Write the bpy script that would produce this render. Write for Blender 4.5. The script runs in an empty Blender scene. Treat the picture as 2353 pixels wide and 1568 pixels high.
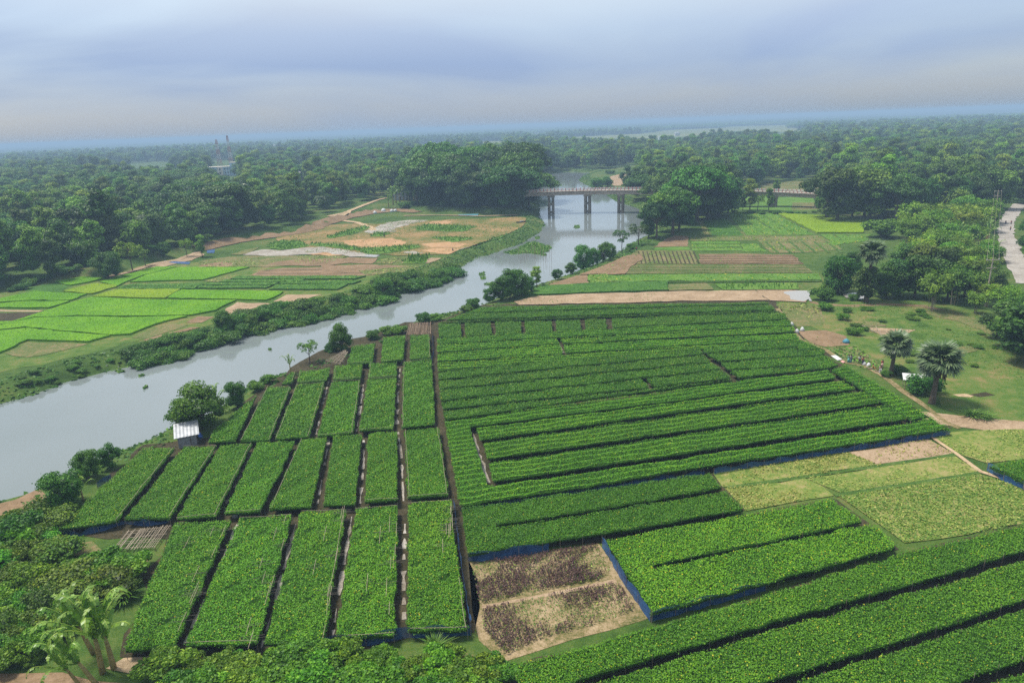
import bpy, bmesh, math, random
import numpy as np
from mathutils import Vector, Matrix, Euler

# ------------------------------------------------------------------ camera, world, sun, exposure
random.seed(7); RNG = np.random.default_rng(7)
SC = bpy.context.scene
COL = SC.collection
H = 45.0
PITCH = math.radians(17.54); ROLL = math.radians(-2.2); F = 1568.0
cam_d = bpy.data.cameras.new('camera'); cam_d.lens = 24; cam_d.sensor_width = 36
cam_d.clip_start = 0.5; cam_d.clip_end = 90000
cam = bpy.data.objects.new('camera', cam_d); COL.objects.link(cam)
RM = Matrix.Rotation(math.pi/2 - PITCH, 4, 'X') @ Matrix.Rotation(ROLL, 4, 'Z')
cam.matrix_world = Matrix.Translation((0, 0, H)) @ RM
SC.camera = cam
R3 = np.array(RM.to_3x3())

def P(u, v, z=0.0):
    d = R3 @ np.array([(u-1176)/F, -(v-784)/F, -1.0])
    t = (z-H)/d[2] if d[2] < -1e-5 else 40000.0
    return np.array([d[0]*t, d[1]*t, z])
def proj(p):
    q = (np.asarray(p, float) - np.array([0, 0, H])) @ R3
    zz = np.minimum(q[..., 2], -1e-3)
    return np.stack([1176 + F*q[..., 0]/-zz, 784 - F*q[..., 1]/-zz], -1)
def depth(p): return float(-((np.asarray(p)-np.array([0, 0, H])) @ R3)[2])

SUN_EL, SUN_AZ = math.radians(64), math.radians(-70)
sun_dir = Vector((math.sin(SUN_AZ)*math.cos(SUN_EL), math.cos(SUN_AZ)*math.cos(SUN_EL), math.sin(SUN_EL)))
W = bpy.data.worlds.new('World'); SC.world = W; W.use_nodes = True
nt = W.node_tree; N = nt.nodes; L = nt.links
for n in list(N): N.remove(n)
out = N.new('ShaderNodeOutputWorld'); bg = N.new('ShaderNodeBackground'); L.new(bg.outputs[0], out.inputs[0])
sky = N.new('ShaderNodeTexSky'); sky.sky_type = 'NISHITA'; sky.sun_disc = False
sky.sun_elevation = SUN_EL; sky.sun_rotation = SUN_AZ; sky.air_density = 1.2; sky.dust_density = 2.0
skm = N.new('ShaderNodeVectorMath'); skm.operation = 'SCALE'; skm.inputs['Scale'].default_value = 0.20
L.new(sky.outputs[0], skm.inputs[0])
tc = N.new('ShaderNodeTexCoord')
sep = N.new('ShaderNodeSeparateXYZ'); L.new(tc.outputs['Generated'], sep.inputs[0])
def wnoise(sx, sy, sz, scale, det, rough=0.55, dist=0.0):
    m = N.new('ShaderNodeMapping'); m.inputs['Scale'].default_value = (sx, sy, sz); L.new(tc.outputs['Generated'], m.inputs[0])
    t = N.new('ShaderNodeTexNoise'); t.inputs['Scale'].default_value = scale; t.inputs['Detail'].default_value = det
    t.inputs['Roughness'].default_value = rough; t.inputs['Distortion'].default_value = dist
    L.new(m.outputs[0], t.inputs[0]); return t.outputs[0]
n_big = wnoise(1, 1, 3.0, 1.3, 2, 0.45, 0.2)
n_fine = wnoise(1, 1, 5.0, 1.8, 4, 0.5, 0.5)
def wmath(op, a, b):
    m = N.new('ShaderNodeMath'); m.operation = op
    for i, x in enumerate((a, b)):
        if isinstance(x, (int, float)): m.inputs[i].default_value = x
        else: L.new(x, m.inputs[i])
    return m.outputs[0]
warp = wmath('ADD', sep.outputs['Z'], wmath('MULTIPLY', wmath('SUBTRACT', n_big, 0.5), 0.10))
cr = N.new('ShaderNodeValToRGB'); L.new(warp, cr.inputs[0])
els = cr.color_ramp.elements
els[0].position = 0.0; els[0].color = (0.33, 0.43, 0.58, 1)
els[1].position = 1.0; els[1].color = (0.60, 0.66, 0.74, 1)
for p, c in ((0.03, (0.35, 0.43, 0.56)), (0.085, (0.33, 0.44, 0.65)), (0.135, (0.44, 0.55, 0.74)), (0.19, (0.65, 0.73, 0.83)), (0.30, (0.66, 0.73, 0.82))):
    e = els.new(p); e.color = c + (1,)
rm = N.new('ShaderNodeMapRange'); L.new(n_fine, rm.inputs[0])
rm.inputs[1].default_value = 0.34; rm.inputs[2].default_value = 0.66; rm.inputs[3].default_value = 0.38; rm.inputs[4].default_value = 0.0
mixs = N.new('ShaderNodeMix'); mixs.data_type = 'RGBA'
L.new(rm.outputs[0], mixs.inputs['Factor']); L.new(cr.outputs[0], mixs.inputs['A']); L.new(skm.outputs[0], mixs.inputs['B'])
L.new(mixs.outputs['Result'], bg.inputs[0]); bg.inputs[1].default_value = 0.285

sd = bpy.data.lights.new('sun', 'SUN'); sd.energy = 1.5; sd.angle = math.radians(12); sd.color = (1.0, 0.96, 0.88)
so = bpy.data.objects.new('sun', sd); COL.objects.link(so); so.rotation_euler = sun_dir.to_track_quat('Z', 'Y').to_euler()
vs = SC.view_settings; vs.view_transform = 'Standard'; vs.look = 'None'; vs.gamma = 1; vs.use_curve_mapping = False
vs.exposure = 1.9
cy = SC.cycles; cy.use_denoising = False; cy.max_bounces = 5; cy.diffuse_bounces = 2; cy.glossy_bounces = 2; cy.transparent_max_bounces = 6
cy.transmission_bounces = 3; cy.volume_bounces = 0; cy.sample_clamp_indirect = 6.0

# ------------------------------------------------------------------ helpers
def tag(o, label=None, cat=None, group=None, kind=None):
    if label: o['label'] = label
    if cat: o['category'] = cat
    if group: o['group'] = group
    if kind: o['kind'] = kind
    return o
def empty(name, loc, rz=0.0):
    o = bpy.data.objects.new(name, None); COL.objects.link(o); o.location = loc; o.rotation_euler = (0, 0, rz); o.empty_display_size = 0.3
    return o
def obj(name, me, mat=None, parent=None, loc=None):
    o = bpy.data.objects.new(name, me); COL.objects.link(o)
    if mat is not None and not me.materials: me.materials.append(mat)
    if parent is not None: o.parent = parent
    if loc is not None: o.location = loc
    return o
def mesh_py(name, v, f, smooth=False):
    me = bpy.data.meshes.new(name); me.from_pydata([tuple(map(float, p)) for p in v], [], [tuple(map(int, q)) for q in f])
    if smooth: me.polygons.foreach_set('use_smooth', [True]*len(me.polygons))
    me.update(); return me
def quads_mesh(name, Q, rnd=None, mat=None):
    """Q: n x 4 x 3 array, rnd: per-face value"""
    n = len(Q); me = bpy.data.meshes.new(name)
    me.vertices.add(n*4); me.vertices.foreach_set('co', np.ascontiguousarray(Q, dtype=np.float32).ravel())
    me.loops.add(n*4); me.loops.foreach_set('vertex_index', np.arange(n*4, dtype=np.int32))
    me.polygons.add(n); me.polygons.foreach_set('loop_start', np.arange(0, n*4, 4, dtype=np.int32))
    if rnd is not None:
        a = me.attributes.new('rnd', 'FLOAT', 'FACE'); a.data.foreach_set('value', np.ascontiguousarray(rnd, dtype=np.float32))
    me.update(calc_edges=True)
    if mat: me.materials.append(mat)
    return me
class MB:
    def __init__(s): s.v = []; s.f = []
    def add(s, v, f):
        k = len(s.v); s.v += [tuple(map(float, p)) for p in v]; s.f += [tuple(i+k for i in q) for q in f]; return s
    def box(s, c, d, rz=0.0):
        x, y, z = [q/2 for q in d]; ca, sa = math.cos(rz), math.sin(rz)
        v = [(c[0]+ca*i*x-sa*j*y, c[1]+sa*i*x+ca*j*y, c[2]+k*z) for k in (-1, 1) for j in (-1, 1) for i in (-1, 1)]
        return s.add(v, [(0, 2, 3, 1), (4, 5, 7, 6), (0, 1, 5, 4), (2, 6, 7, 3), (0, 4, 6, 2), (1, 3, 7, 5)])
    def tube(s, pts, rad, n=5, cap=True):
        pts = [Vector(p) for p in pts]; m = len(pts)
        if not hasattr(rad, '__len__'): rad = [rad]*m
        v = []; f = []
        for i, p in enumerate(pts):
            t = (pts[min(i+1, m-1)] - pts[max(i-1, 0)])
            t = t.normalized() if t.length > 1e-6 else Vector((0, 0, 1))
            a = t.orthogonal().normalized(); b = t.cross(a)
            if i == 0: ref = a
            else:
                a = (ref - t*ref.dot(t)); a = a.normalized() if a.length > 1e-4 else t.orthogonal().normalized(); b = t.cross(a); ref = a
            for k in range(n):
                w = 2*math.pi*k/n; v.append(p + (a*math.cos(w)+b*math.sin(w))*rad[i])
        for i in range(m-1):
            for k in range(n):
                f.append((i*n+k, i*n+(k+1) % n, (i+1)*n+(k+1) % n, (i+1)*n+k))
        if cap: f.append(tuple(range(n-1, -1, -1))); f.append(tuple((m-1)*n+k for k in range(n)))
        return s.add(v, f)
    def mesh(s, name, smooth=False): return mesh_py(name, s.v, s.f, smooth)
    def build(s, name, mat, parent=None, loc=None, smooth=False): return obj(name, s.mesh(name, smooth), mat, parent, loc)

def inpoly(px, py, poly):
    poly = np.asarray(poly)[:, :2]; r = np.zeros(np.shape(px), bool); n = len(poly)
    for i in range(n):
        x1, y1 = poly[i]; x2, y2 = poly[(i+1) % n]
        c = ((y1 > py) != (y2 > py))
        with np.errstate(divide='ignore', invalid='ignore'):
            r ^= c & (px < (x2-x1)*(py-y1)/((y2-y1) if y2 != y1 else 1e-12)+x1)
    return r
def sdist(px, py, poly, closed=True):
    poly = np.asarray(poly)[:, :2]; d2 = np.full(np.shape(px), 1e18); n = len(poly)
    for i in range(n if closed else n-1):
        a = poly[i]; b = poly[(i+1) % n]; e = b-a; l2 = max(e @ e, 1e-9)
        t = np.clip(((px-a[0])*e[0]+(py-a[1])*e[1])/l2, 0, 1)
        d2 = np.minimum(d2, (px-a[0]-t*e[0])**2+(py-a[1]-t*e[1])**2)
    d = np.sqrt(d2)
    return np.where(inpoly(px, py, poly), -d, d) if closed else d
def sstep(a, b, x):
    t = np.clip((x-a)/(b-a), 0, 1); return t*t*(3-2*t)
def area(poly):
    p = np.asarray(poly)[:, :2]; q = np.roll(p, -1, 0); return abs(np.sum(p[:, 0]*q[:, 1]-p[:, 1]*q[:, 0]))/2
def rough(poly, step=2.0, amp=0.25, seed=0):
    r = np.random.default_rng(seed); o = []
    n = len(poly)
    for i in range(n):
        a = np.asarray(poly[i][:2], float); b = np.asarray(poly[(i+1) % n][:2], float); l = np.linalg.norm(b-a); k = max(1, int(l/step))
        nrm = np.array([-(b-a)[1], (b-a)[0]])/max(l, 1e-6)
        for j in range(k):
            o.append(a+(b-a)*j/k + nrm*r.normal(0, amp)*(0.4 if j == 0 else 1))
    return np.array(o)
def sample_in(poly, n, rng):
    p = np.asarray(poly)[:, :2]; lo = p.min(0); hi = p.max(0); out_ = []
    tot = 0; bb = max(np.prod(hi-lo), 1e-6); k = int(n*bb/max(area(p), 1e-3)*1.1)+16
    q = rng.random((k, 2))*(hi-lo)+lo; q = q[inpoly(q[:, 0], q[:, 1], p)]
    return q[:n]
# zoom windows of the photograph in which outlines were read (all on the 2352 x 1568 frame)
def Zf(ox, oy, s): return lambda *pts: [(ox+x*s, oy+y*s) for x, y in pts]
Z1 = Zf(0, 245.6, .3393); Z2 = Zf(736.9, 245.6, .3393); Z3 = Zf(1473.8, 245.6, .3732)
Z4 = Zf(0, 706.2, .3393); Z5 = Zf(736.9, 706.2, .3393); Z6 = Zf(1535.2, 706.2, .3471); Z7 = Zf(0, 1074.7, .3393); Z8 = Zf(736.9, 1074.7, .3393)
Z0 = Zf(0, 0, 1.0)
def G(px, z=0.0): return np.array([P(u, v, z) for u, v in px])

# ------------------------------------------------------------------ materials
def nodes(name):
    m = bpy.data.materials.new(name); m.use_nodes = True; t = m.node_tree
    return m, t, t.nodes, t.links, t.nodes['Principled BSDF']
def mixrgb(N, L, fac, a, b, mode='MIX'):
    m = N.new('ShaderNodeMix'); m.data_type = 'RGBA'; m.blend_type = mode
    for k, x in (('Factor', fac), ('A', a), ('B', b)):
        if isinstance(x, tuple): m.inputs[k].default_value = x if len(x) == 4 else x+(1,)
        elif isinstance(x, (int, float)): m.inputs[k].default_value = x
        else: L.new(x, m.inputs[k])
    return m.outputs['Result']
def noise(N, L, scale, det=4, rough_=0.6, vec=None, dist=0.0):
    t = N.new('ShaderNodeTexNoise'); t.inputs['Scale'].default_value = scale; t.inputs['Detail'].default_value = det
    t.inputs['Roughness'].default_value = rough_; t.inputs['Distortion'].default_value = dist
    if vec is not None: L.new(vec, t.inputs['Vector'])
    return t.outputs[0]
def ramp(N, L, fac, stops):
    r = N.new('ShaderNodeValToRGB'); e = r.color_ramp.elements
    while len(e) > 1: e.remove(e[-1])
    e[0].position = stops[0][0]; e[0].color = stops[0][1]+(1,)
    for p, c in stops[1:]:
        q = e.new(p); q.color = c+(1,)
    if fac is not None: L.new(fac, r.inputs[0])
    return r.outputs[0]
def geopos(N):
    return N.new('ShaderNodeNewGeometry').outputs['Position']
def mat_ground(name, stops, s1=0.15, s2=1.2, w2=0.5, rough_=0.95, bump=0.15, s3=6.0):
    m, t, N, L, b = nodes(name); g = geopos(N)
    a = noise(N, L, s1, 5, 0.6, g, 0.4); c = noise(N, L, s2, 5, 0.65, g); f = noise(N, L, s3, 3, 0.6, g)
    mx = N.new('ShaderNodeMath'); mx.operation = 'MULTIPLY_ADD'; L.new(c, mx.inputs[0]); mx.inputs[1].default_value = w2
    m2 = N.new('ShaderNodeMath'); m2.operation = 'MULTIPLY'; L.new(a, m2.inputs[0]); m2.inputs[1].default_value = 1-w2
    L.new(m2.outputs[0], mx.inputs[2])
    m3 = N.new('ShaderNodeMath'); m3.operation = 'MULTIPLY_ADD'; L.new(f, m3.inputs[0]); m3.inputs[1].default_value = 0.3
    m4 = N.new('ShaderNodeMath'); m4.operation = 'MULTIPLY'; L.new(mx.outputs[0], m4.inputs[0]); m4.inputs[1].default_value = 0.7
    L.new(m4.outputs[0], m3.inputs[2])
    mr = N.new('ShaderNodeMapRange'); L.new(m3.outputs[0], mr.inputs[0]); mr.inputs[1].default_value = 0.39; mr.inputs[2].default_value = 0.61
    L.new(ramp(N, L, mr.outputs[0], stops), b.inputs['Base Color']); b.inputs['Roughness'].default_value = rough_
    b.inputs['Specular IOR Level'].default_value = 0.15
    if bump:
        bp = N.new('ShaderNodeBump'); bp.inputs['Strength'].default_value = bump; bp.inputs['Distance'].default_value = 0.3
        L.new(m3.outputs[0], bp.inputs['Height']); L.new(bp.outputs[0], b.inputs['Normal'])
    return m
def mat_leaf(name, stops, transl=0.28, hv=0.05, vv=0.35, spec=0.25, objcol=True, rough_=0.55):
    m, t, N, L, b = nodes(name)
    at = N.new('ShaderNodeAttribute'); at.attribute_name = 'rnd'
    c = ramp(N, L, at.outputs['Fac'], stops)
    oi = N.new('ShaderNodeObjectInfo')
    if objcol: c = mixrgb(N, L, 1.0, c, oi.outputs['Color'], 'MULTIPLY')
    hs = N.new('ShaderNodeHueSaturation'); L.new(c, hs.inputs['Color'])
    mr = N.new('ShaderNodeMapRange'); L.new(oi.outputs['Random'], mr.inputs[0]); mr.inputs[3].default_value = 0.5-hv; mr.inputs[4].default_value = 0.5+hv*0.1
    L.new(mr.outputs[0], hs.inputs['Hue'])
    wn = N.new('ShaderNodeTexWhiteNoise'); wn.noise_dimensions = '1D'; L.new(oi.outputs['Random'], wn.inputs['W'])
    mv = N.new('ShaderNodeMapRange'); L.new(wn.outputs['Value'], mv.inputs[0]); mv.inputs[3].default_value = 1-vv; mv.inputs[4].default_value = 1+vv
    L.new(mv.outputs[0], hs.inputs['Value'])
    c = hs.outputs[0]
    L.new(c, b.inputs['Base Color']); b.inputs['Roughness'].default_value = rough_; b.inputs['Specular IOR Level'].default_value = spec
    if transl:
        tr = N.new('ShaderNodeBsdfTranslucent'); L.new(mixrgb(N, L, 1.0, c, (1.0, 1.25, 0.5), 'MULTIPLY'), tr.inputs[0])
        mxs = N.new('ShaderNodeMixShader'); mxs.inputs[0].default_value = transl
        L.new(b.outputs[0], mxs.inputs[1]); L.new(tr.outputs[0], mxs.inputs[2]); L.new(mxs.outputs[0], N['Material Output'].inputs[0])
    return m
def mat_plain(name, col, rough_=0.8, var=0.25, scale=3.0, metal=0.0, spec=0.3):
    m, t, N, L, b = nodes(name); g = geopos(N); n = noise(N, L, scale, 5, 0.65, g)
    lo = tuple(x*(1-var) for x in col); hi = tuple(min(1, x*(1+var)) for x in col)
    L.new(ramp(N, L, n, [(0.3, lo), (0.7, hi)]), b.inputs['Base Color']); b.inputs['Roughness'].default_value = rough_; b.inputs['Metallic'].default_value = metal
    b.inputs['Specular IOR Level'].default_value = spec
    return m

M = {}
M['ground'] = mat_ground('grassland', [(0.0, (0.022, 0.048, 0.008)), (0.4, (0.045, 0.090, 0.014)), (0.7, (0.075, 0.115, 0.022)), (1.0, (0.15, 0.115, 0.048))], 0.04, 0.5, 0.45)
M['pasture'] = mat_ground('pasture', [(0.0, (0.026, 0.060, 0.010)), (0.3, (0.055, 0.11, 0.016)), (0.55, (0.085, 0.135, 0.024)), (0.75, (0.135, 0.135, 0.04)), (1.0, (0.22, 0.155, 0.07))], 0.05, 0.35, 0.5, bump=.4)
M['soil_tan'] = mat_ground('dry_soil', [(0.0, (0.186, 0.128, 0.072)), (0.5, (0.288, 0.204, 0.126)), (1.0, (0.372, 0.275, 0.180))], 0.2, 1.5, 0.5)
M['soil_brown'] = mat_ground('brown_soil', [(0.0, (0.10, 0.075, 0.035)), (0.5, (0.19, 0.125, 0.07)), (1.0, (0.26, 0.175, 0.105))], 0.15, 1.4, 0.5)
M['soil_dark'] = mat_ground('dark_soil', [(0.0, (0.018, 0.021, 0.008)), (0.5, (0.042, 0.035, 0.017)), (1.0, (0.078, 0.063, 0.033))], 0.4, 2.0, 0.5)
M['soil_green'] = mat_ground('weedy_soil', [(0.0, (0.05, 0.085, 0.018)), (0.45, (0.10, 0.125, 0.035)), (0.7, (0.17, 0.135, 0.06)), (1.0, (0.23, 0.17, 0.095))], 0.12, 1.3, 0.55)
M['olive'] = mat_ground('wet_grass_flat', [(0.0, (0.055, 0.09, 0.018)), (0.35, (0.12, 0.125, 0.032)), (0.6, (0.21, 0.14, 0.055)), (1.0, (0.31, 0.2, 0.095))], 0.05, 0.35, 0.4)
M['sand_orange'] = mat_ground('orange_sand', [(0.0, (0.246, 0.147, 0.072)), (0.5, (0.361, 0.216, 0.108)), (1.0, (0.426, 0.284, 0.156))], 0.15, 1.0, 0.5)
M['mud_grey'] = mat_ground('grey_mud', [(0.0, (0.17, 0.14, 0.10)), (0.5, (0.28, 0.245, 0.20)), (1.0, (0.42, 0.39, 0.34))], 0.12, 0.8, 0.5, 0.5)
M['path'] = mat_ground('earth_path', [(0.0, (0.26, 0.18, 0.10)), (0.5, (0.38, 0.275, 0.165)), (1.0, (0.47, 0.35, 0.22))], 0.3, 2.0, 0.5)
M['soil_plot'] = mat_ground('cropped_soil', [(0.0, (0.06, 0.075, 0.02)), (0.35, (0.15, 0.125, 0.05)), (0.65, (0.26, 0.19, 0.105)), (1.0, (0.34, 0.26, 0.155))], 0.25, 1.6, 0.5)
M['soil_yellow'] = mat_ground('yellow_weedy_soil', [(0.0, (0.055, 0.11, 0.018)), (0.4, (0.12, 0.17, 0.03)), (0.7, (0.20, 0.20, 0.06)), (1.0, (0.28, 0.22, 0.10))], 0.12, 1.0, 0.55)
M['road'] = mat_ground('pale_road', [(0.0, (0.180, 0.158, 0.137)), (0.5, (0.302, 0.274, 0.238)), (1.0, (0.396, 0.360, 0.317))], 0.15, 1.2, 0.5)
M['bund'] = mat_ground('grass_bund', [(0.0, (0.025, 0.055, 0.010)), (0.6, (0.055, 0.11, 0.018)), (1.0, (0.10, 0.13, 0.04))], 0.3, 1.5, 0.5)
M['green_low'] = mat_ground('low_green_crop', [(0.0, (0.045, 0.105, 0.014)), (0.5, (0.08, 0.17, 0.022)), (1.0, (0.14, 0.20, 0.04))], 0.15, 1.3, 0.5, s3=9)
M['green_dark'] = mat_ground('dark_green_crop', [(0.0, (0.022, 0.065, 0.010)), (0.5, (0.045, 0.115, 0.016)), (1.0, (0.075, 0.15, 0.025))], 0.15, 1.3, 0.5, s3=9)
M['lime'] = mat_ground('lime_rice', [(0.0, (0.117, 0.204, 0.008)), (0.5, (0.162, 0.255, 0.011)), (1.0, (0.198, 0.289, 0.016))], 0.08, 0.8, 0.4, s3=5)
M['rice'] = mat_ground('bright_rice', [(0.0, (0.057, 0.162, 0.005)), (0.5, (0.090, 0.221, 0.006)), (1.0, (0.133, 0.264, 0.010))], 0.06, 0.7, 0.4, s3=5)
M['rice_yellow'] = mat_ground('yellowing_rice', [(0.0, (0.108, 0.196, 0.006)), (0.5, (0.144, 0.230, 0.008)), (1.0, (0.198, 0.264, 0.016))], 0.06, 0.7, 0.4, s3=5)
M['field_far'] = mat_ground('far_rice_fields', [(0.0, (0.096, 0.132, 0.030)), (0.5, (0.150, 0.168, 0.042)), (1.0, (0.198, 0.192, 0.060))], 0.006, 0.03, 0.4, bump=0, s3=0.2)
M['leaf_bed'] = mat_leaf('vine_leaf', [(0.0, (0.025, 0.095, 0.003)), (0.3, (0.062, 0.190, 0.004)), (0.8, (0.132, 0.308, 0.006)), (0.93, (0.228, 0.358, 0.009)), (1.0, (0.484, 0.414, 0.020))], 0.22, 0.0, 0.0)
M['slab_bed'] = mat_plain('canopy_gap_shade', (0.018, 0.055, 0.003), 0.9, 0.5, 2.5, spec=0.1)  # filler sheet under the leaves; its dark green paints the shade between them
M['leaf_rice'] = mat_leaf('rice_blade', [(0.0, (0.052, 0.150, 0.004)), (0.5, (0.095, 0.238, 0.006)), (1.0, (0.162, 0.290, 0.012))], 0.3, 0.0, 0.0)
M['leaf_gourd'] = mat_leaf('gourd_leaf', [(0.0, (0.07, 0.13, 0.02)), (0.4, (0.17, 0.25, 0.035)), (0.8, (0.33, 0.37, 0.07)), (1.0, (0.45, 0.42, 0.13))], 0.2, 0.0, 0.0)
M['leaf_dry'] = mat_leaf('yellow_grass', [(0.0, (0.150, 0.188, 0.037)), (0.5, (0.325, 0.325, 0.075)), (1.0, (0.475, 0.425, 0.125))], 0.2, 0.0, 0.0)
M['leaf_purple'] = mat_leaf('purple_amaranth_leaf', [(0.0, (0.031, 0.022, 0.020)), (0.6, (0.099, 0.048, 0.048)), (0.92, (0.165, 0.088, 0.066)), (1.0, (0.132, 0.242, 0.044))], 0.1, 0.0, 0.0)
M['leaf_grass'] = mat_leaf('grass_tuft', [(0.0, (0.044, 0.112, 0.013)), (0.5, (0.088, 0.200, 0.020)), (1.0, (0.163, 0.263, 0.037))], 0.25, 0.0, 0.0)
M['leaf_dark'] = mat_leaf('dark_tree_leaf', [(0.0, (0.010, 0.045, 0.007)), (0.5, (0.035, 0.124, 0.012)), (1.0, (0.090, 0.231, 0.020))], 0.18, 0.04, 0.45)
M['leaf_mid'] = mat_leaf('tree_leaf', [(0.0, (0.016, 0.057, 0.007)), (0.5, (0.059, 0.182, 0.013)), (1.0, (0.146, 0.319, 0.023))], 0.2, 0.06, 0.55)
M['leaf_light'] = mat_leaf('pale_tree_leaf', [(0.0, (0.030, 0.079, 0.007)), (0.5, (0.102, 0.238, 0.014)), (1.0, (0.217, 0.377, 0.027))], 0.22, 0.05, 0.5)
M['leaf_bamboo'] = mat_leaf('bamboo_leaf', [(0.0, (0.028, 0.078, 0.008)), (0.5, (0.098, 0.215, 0.018)), (1.0, (0.2, 0.33, 0.032))], 0.25, 0.03, 0.25)
M['leaf_bush'] = mat_leaf('bush_leaf', [(0.0, (0.013, 0.054, 0.006)), (0.5, (0.053, 0.177, 0.011)), (1.0, (0.144, 0.319, 0.021))], 0.22, 0.03, 0.25)
M['leaf_palm'] = mat_leaf('palm_leaf', [(0.0, (0.025, 0.043, 0.015)), (0.5, (0.064, 0.111, 0.038)), (1.0, (0.170, 0.230, 0.102))], 0.15, 0.0, 0.0, spec=0.4, rough_=0.45)
M['leaf_palm_dead'] = mat_plain('dry_palm_leaf', (0.10, 0.075, 0.04), 0.9, 0.4, 2)
M['leaf_banana'] = mat_leaf('banana_leaf', [(0.0, (0.069, 0.157, 0.018)), (0.5, (0.133, 0.268, 0.033)), (1.0, (0.244, 0.368, 0.055))], 0.3, 0.02, 0.15, spec=0.4, rough_=0.4)
M['bark'] = mat_plain('bark', (0.11, 0.085, 0.06), 0.95, 0.45, 2.0, spec=0.1)
M['bark_pale'] = mat_plain('pale_bark', (0.24, 0.21, 0.17), 0.9, 0.35, 2.0, spec=0.1)
M['banana_stem'] = mat_plain('banana_stem', (0.26, 0.20, 0.07), 0.8, 0.45, 4.0)
M['bamboo_pole'] = mat_plain('bamboo_pole', (0.27, 0.22, 0.16), 0.8, 0.3, 2.0)
M['stick_brown'] = mat_plain('dry_sticks', (0.26, 0.18, 0.12), 0.9, 0.35, 2.0)
M['concrete'] = mat_plain('weathered_concrete', (0.36, 0.30, 0.24), 0.9, 0.35, 0.6)
M['concrete_dark'] = mat_plain('stained_concrete', (0.20, 0.17, 0.13), 0.95, 0.6, 0.5)
M['red_paint'] = mat_plain('red_paint', (0.45, 0.05, 0.04), 0.6, 0.2, 2)
M['white_paint'] = mat_plain('white_paint', (0.72, 0.70, 0.67), 0.6, 0.15, 2)
M['tin'] = mat_plain('tin_sheet', (0.34, 0.35, 0.36), 0.5, 0.3, 1.2, 0.2)
M['tin_wall'] = mat_plain('grey_tin_wall', (0.25, 0.26, 0.265), 0.6, 0.35, 1.5, 0.2)
M['wood_dark'] = mat_plain('dark_wood', (0.10, 0.075, 0.05), 0.9, 0.4, 3)
M['blue_wall'] = mat_plain('pale_blue_render', (0.40, 0.58, 0.72), 0.8, 0.12, 0.3)
M['cream'] = mat_plain('cream_trim', (0.62, 0.56, 0.48), 0.8, 0.15, 0.4)
M['glass_dark'] = mat_plain('dark_window', (0.03, 0.035, 0.045), 0.3, 0.3, 1)
M['white_wall'] = mat_plain('white_render', (0.5, 0.5, 0.49), 0.8, 0.15, 0.4)
M['brick_red'] = mat_plain('red_brown_roof', (0.25, 0.11, 0.075), 0.85, 0.3, 0.5)
M['steel_red'] = mat_plain('faded_red_steel', (0.42, 0.16, 0.11), 0.7, 0.2, 1)
M['steel_white'] = mat_plain('white_steel', (0.55, 0.53, 0.50), 0.7, 0.2, 1)
M['plastic_blue'] = mat_plain('blue_plastic', (0.06, 0.17, 0.55), 0.4, 0.15, 3)
M['cloth_teal'] = mat_plain('teal_tarp', (0.05, 0.19, 0.25), 0.7, 0.3, 2)
M['cloth_pink'] = mat_plain('pink_sheet', (0.55, 0.28, 0.26), 0.8, 0.3, 2)
M['skin'] = mat_plain('skin', (0.19, 0.10, 0.065), 0.6, 0.1, 3)
M['hair'] = mat_plain('black_hair', (0.012, 0.010, 0.009), 0.5, 0.1, 3)
def mat_cloth(name, c): return mat_plain(name, c, 0.85, 0.15, 5)
# net: woven blue shade cloth that lets a little light through
m, t, Nn, Ll, b = nodes('blue_net'); g = geopos(Nn)
Ll.new(ramp(Nn, Ll, noise(Nn, Ll, 1.5, 4, 0.6, g), [(0.3, (0.010, 0.045, 0.14)), (0.7, (0.03, 0.12, 0.30))]), b.inputs['Base Color'])
b.inputs['Roughness'].default_value = 0.7
tr = Nn.new('ShaderNodeBsdfTransparent'); mx = Nn.new('ShaderNodeMixShader'); mx.inputs[0].default_value = 0.25
Ll.new(b.outputs[0], mx.inputs[1]); Ll.new(tr.outputs[0], mx.inputs[2]); Ll.new(mx.outputs[0], Nn['Material Output'].inputs[0]); M['net'] = m
# water
m, t, Nn, Ll, b = nodes('river_water'); g = geopos(Nn)
Ll.new(ramp(Nn, Ll, noise(Nn, Ll, 0.02, 3, 0.5, g), [(0.35, (0.15, 0.175, 0.17)), (0.65, (0.185, 0.21, 0.21))]), b.inputs['Base Color'])
b.inputs['Roughness'].default_value = 0.07; b.inputs['IOR'].default_value = 1.38; b.inputs['Specular IOR Level'].default_value = 0.9
bp = Nn.new('ShaderNodeBump'); bp.inputs['Strength'].default_value = 0.06; bp.inputs['Distance'].default_value = 0.08
mp = Nn.new('ShaderNodeMapping'); mp.inputs['Scale'].default_value = (1, 1.6, 1); Ll.new(g, mp.inputs[0])
Ll.new(noise(Nn, Ll, 0.9, 4, 0.6, mp.outputs[0]), bp.inputs['Height']); Ll.new(bp.outputs[0], b.inputs['Normal']); M['water'] = m
m, t, Nn, Ll, b = nodes('puddle_water'); b.inputs['Base Color'].default_value = (0.30, 0.28, 0.24, 1); b.inputs['Roughness'].default_value = 0.05
b.inputs['Specular IOR Level'].default_value = 1.0; M['puddle'] = m

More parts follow.
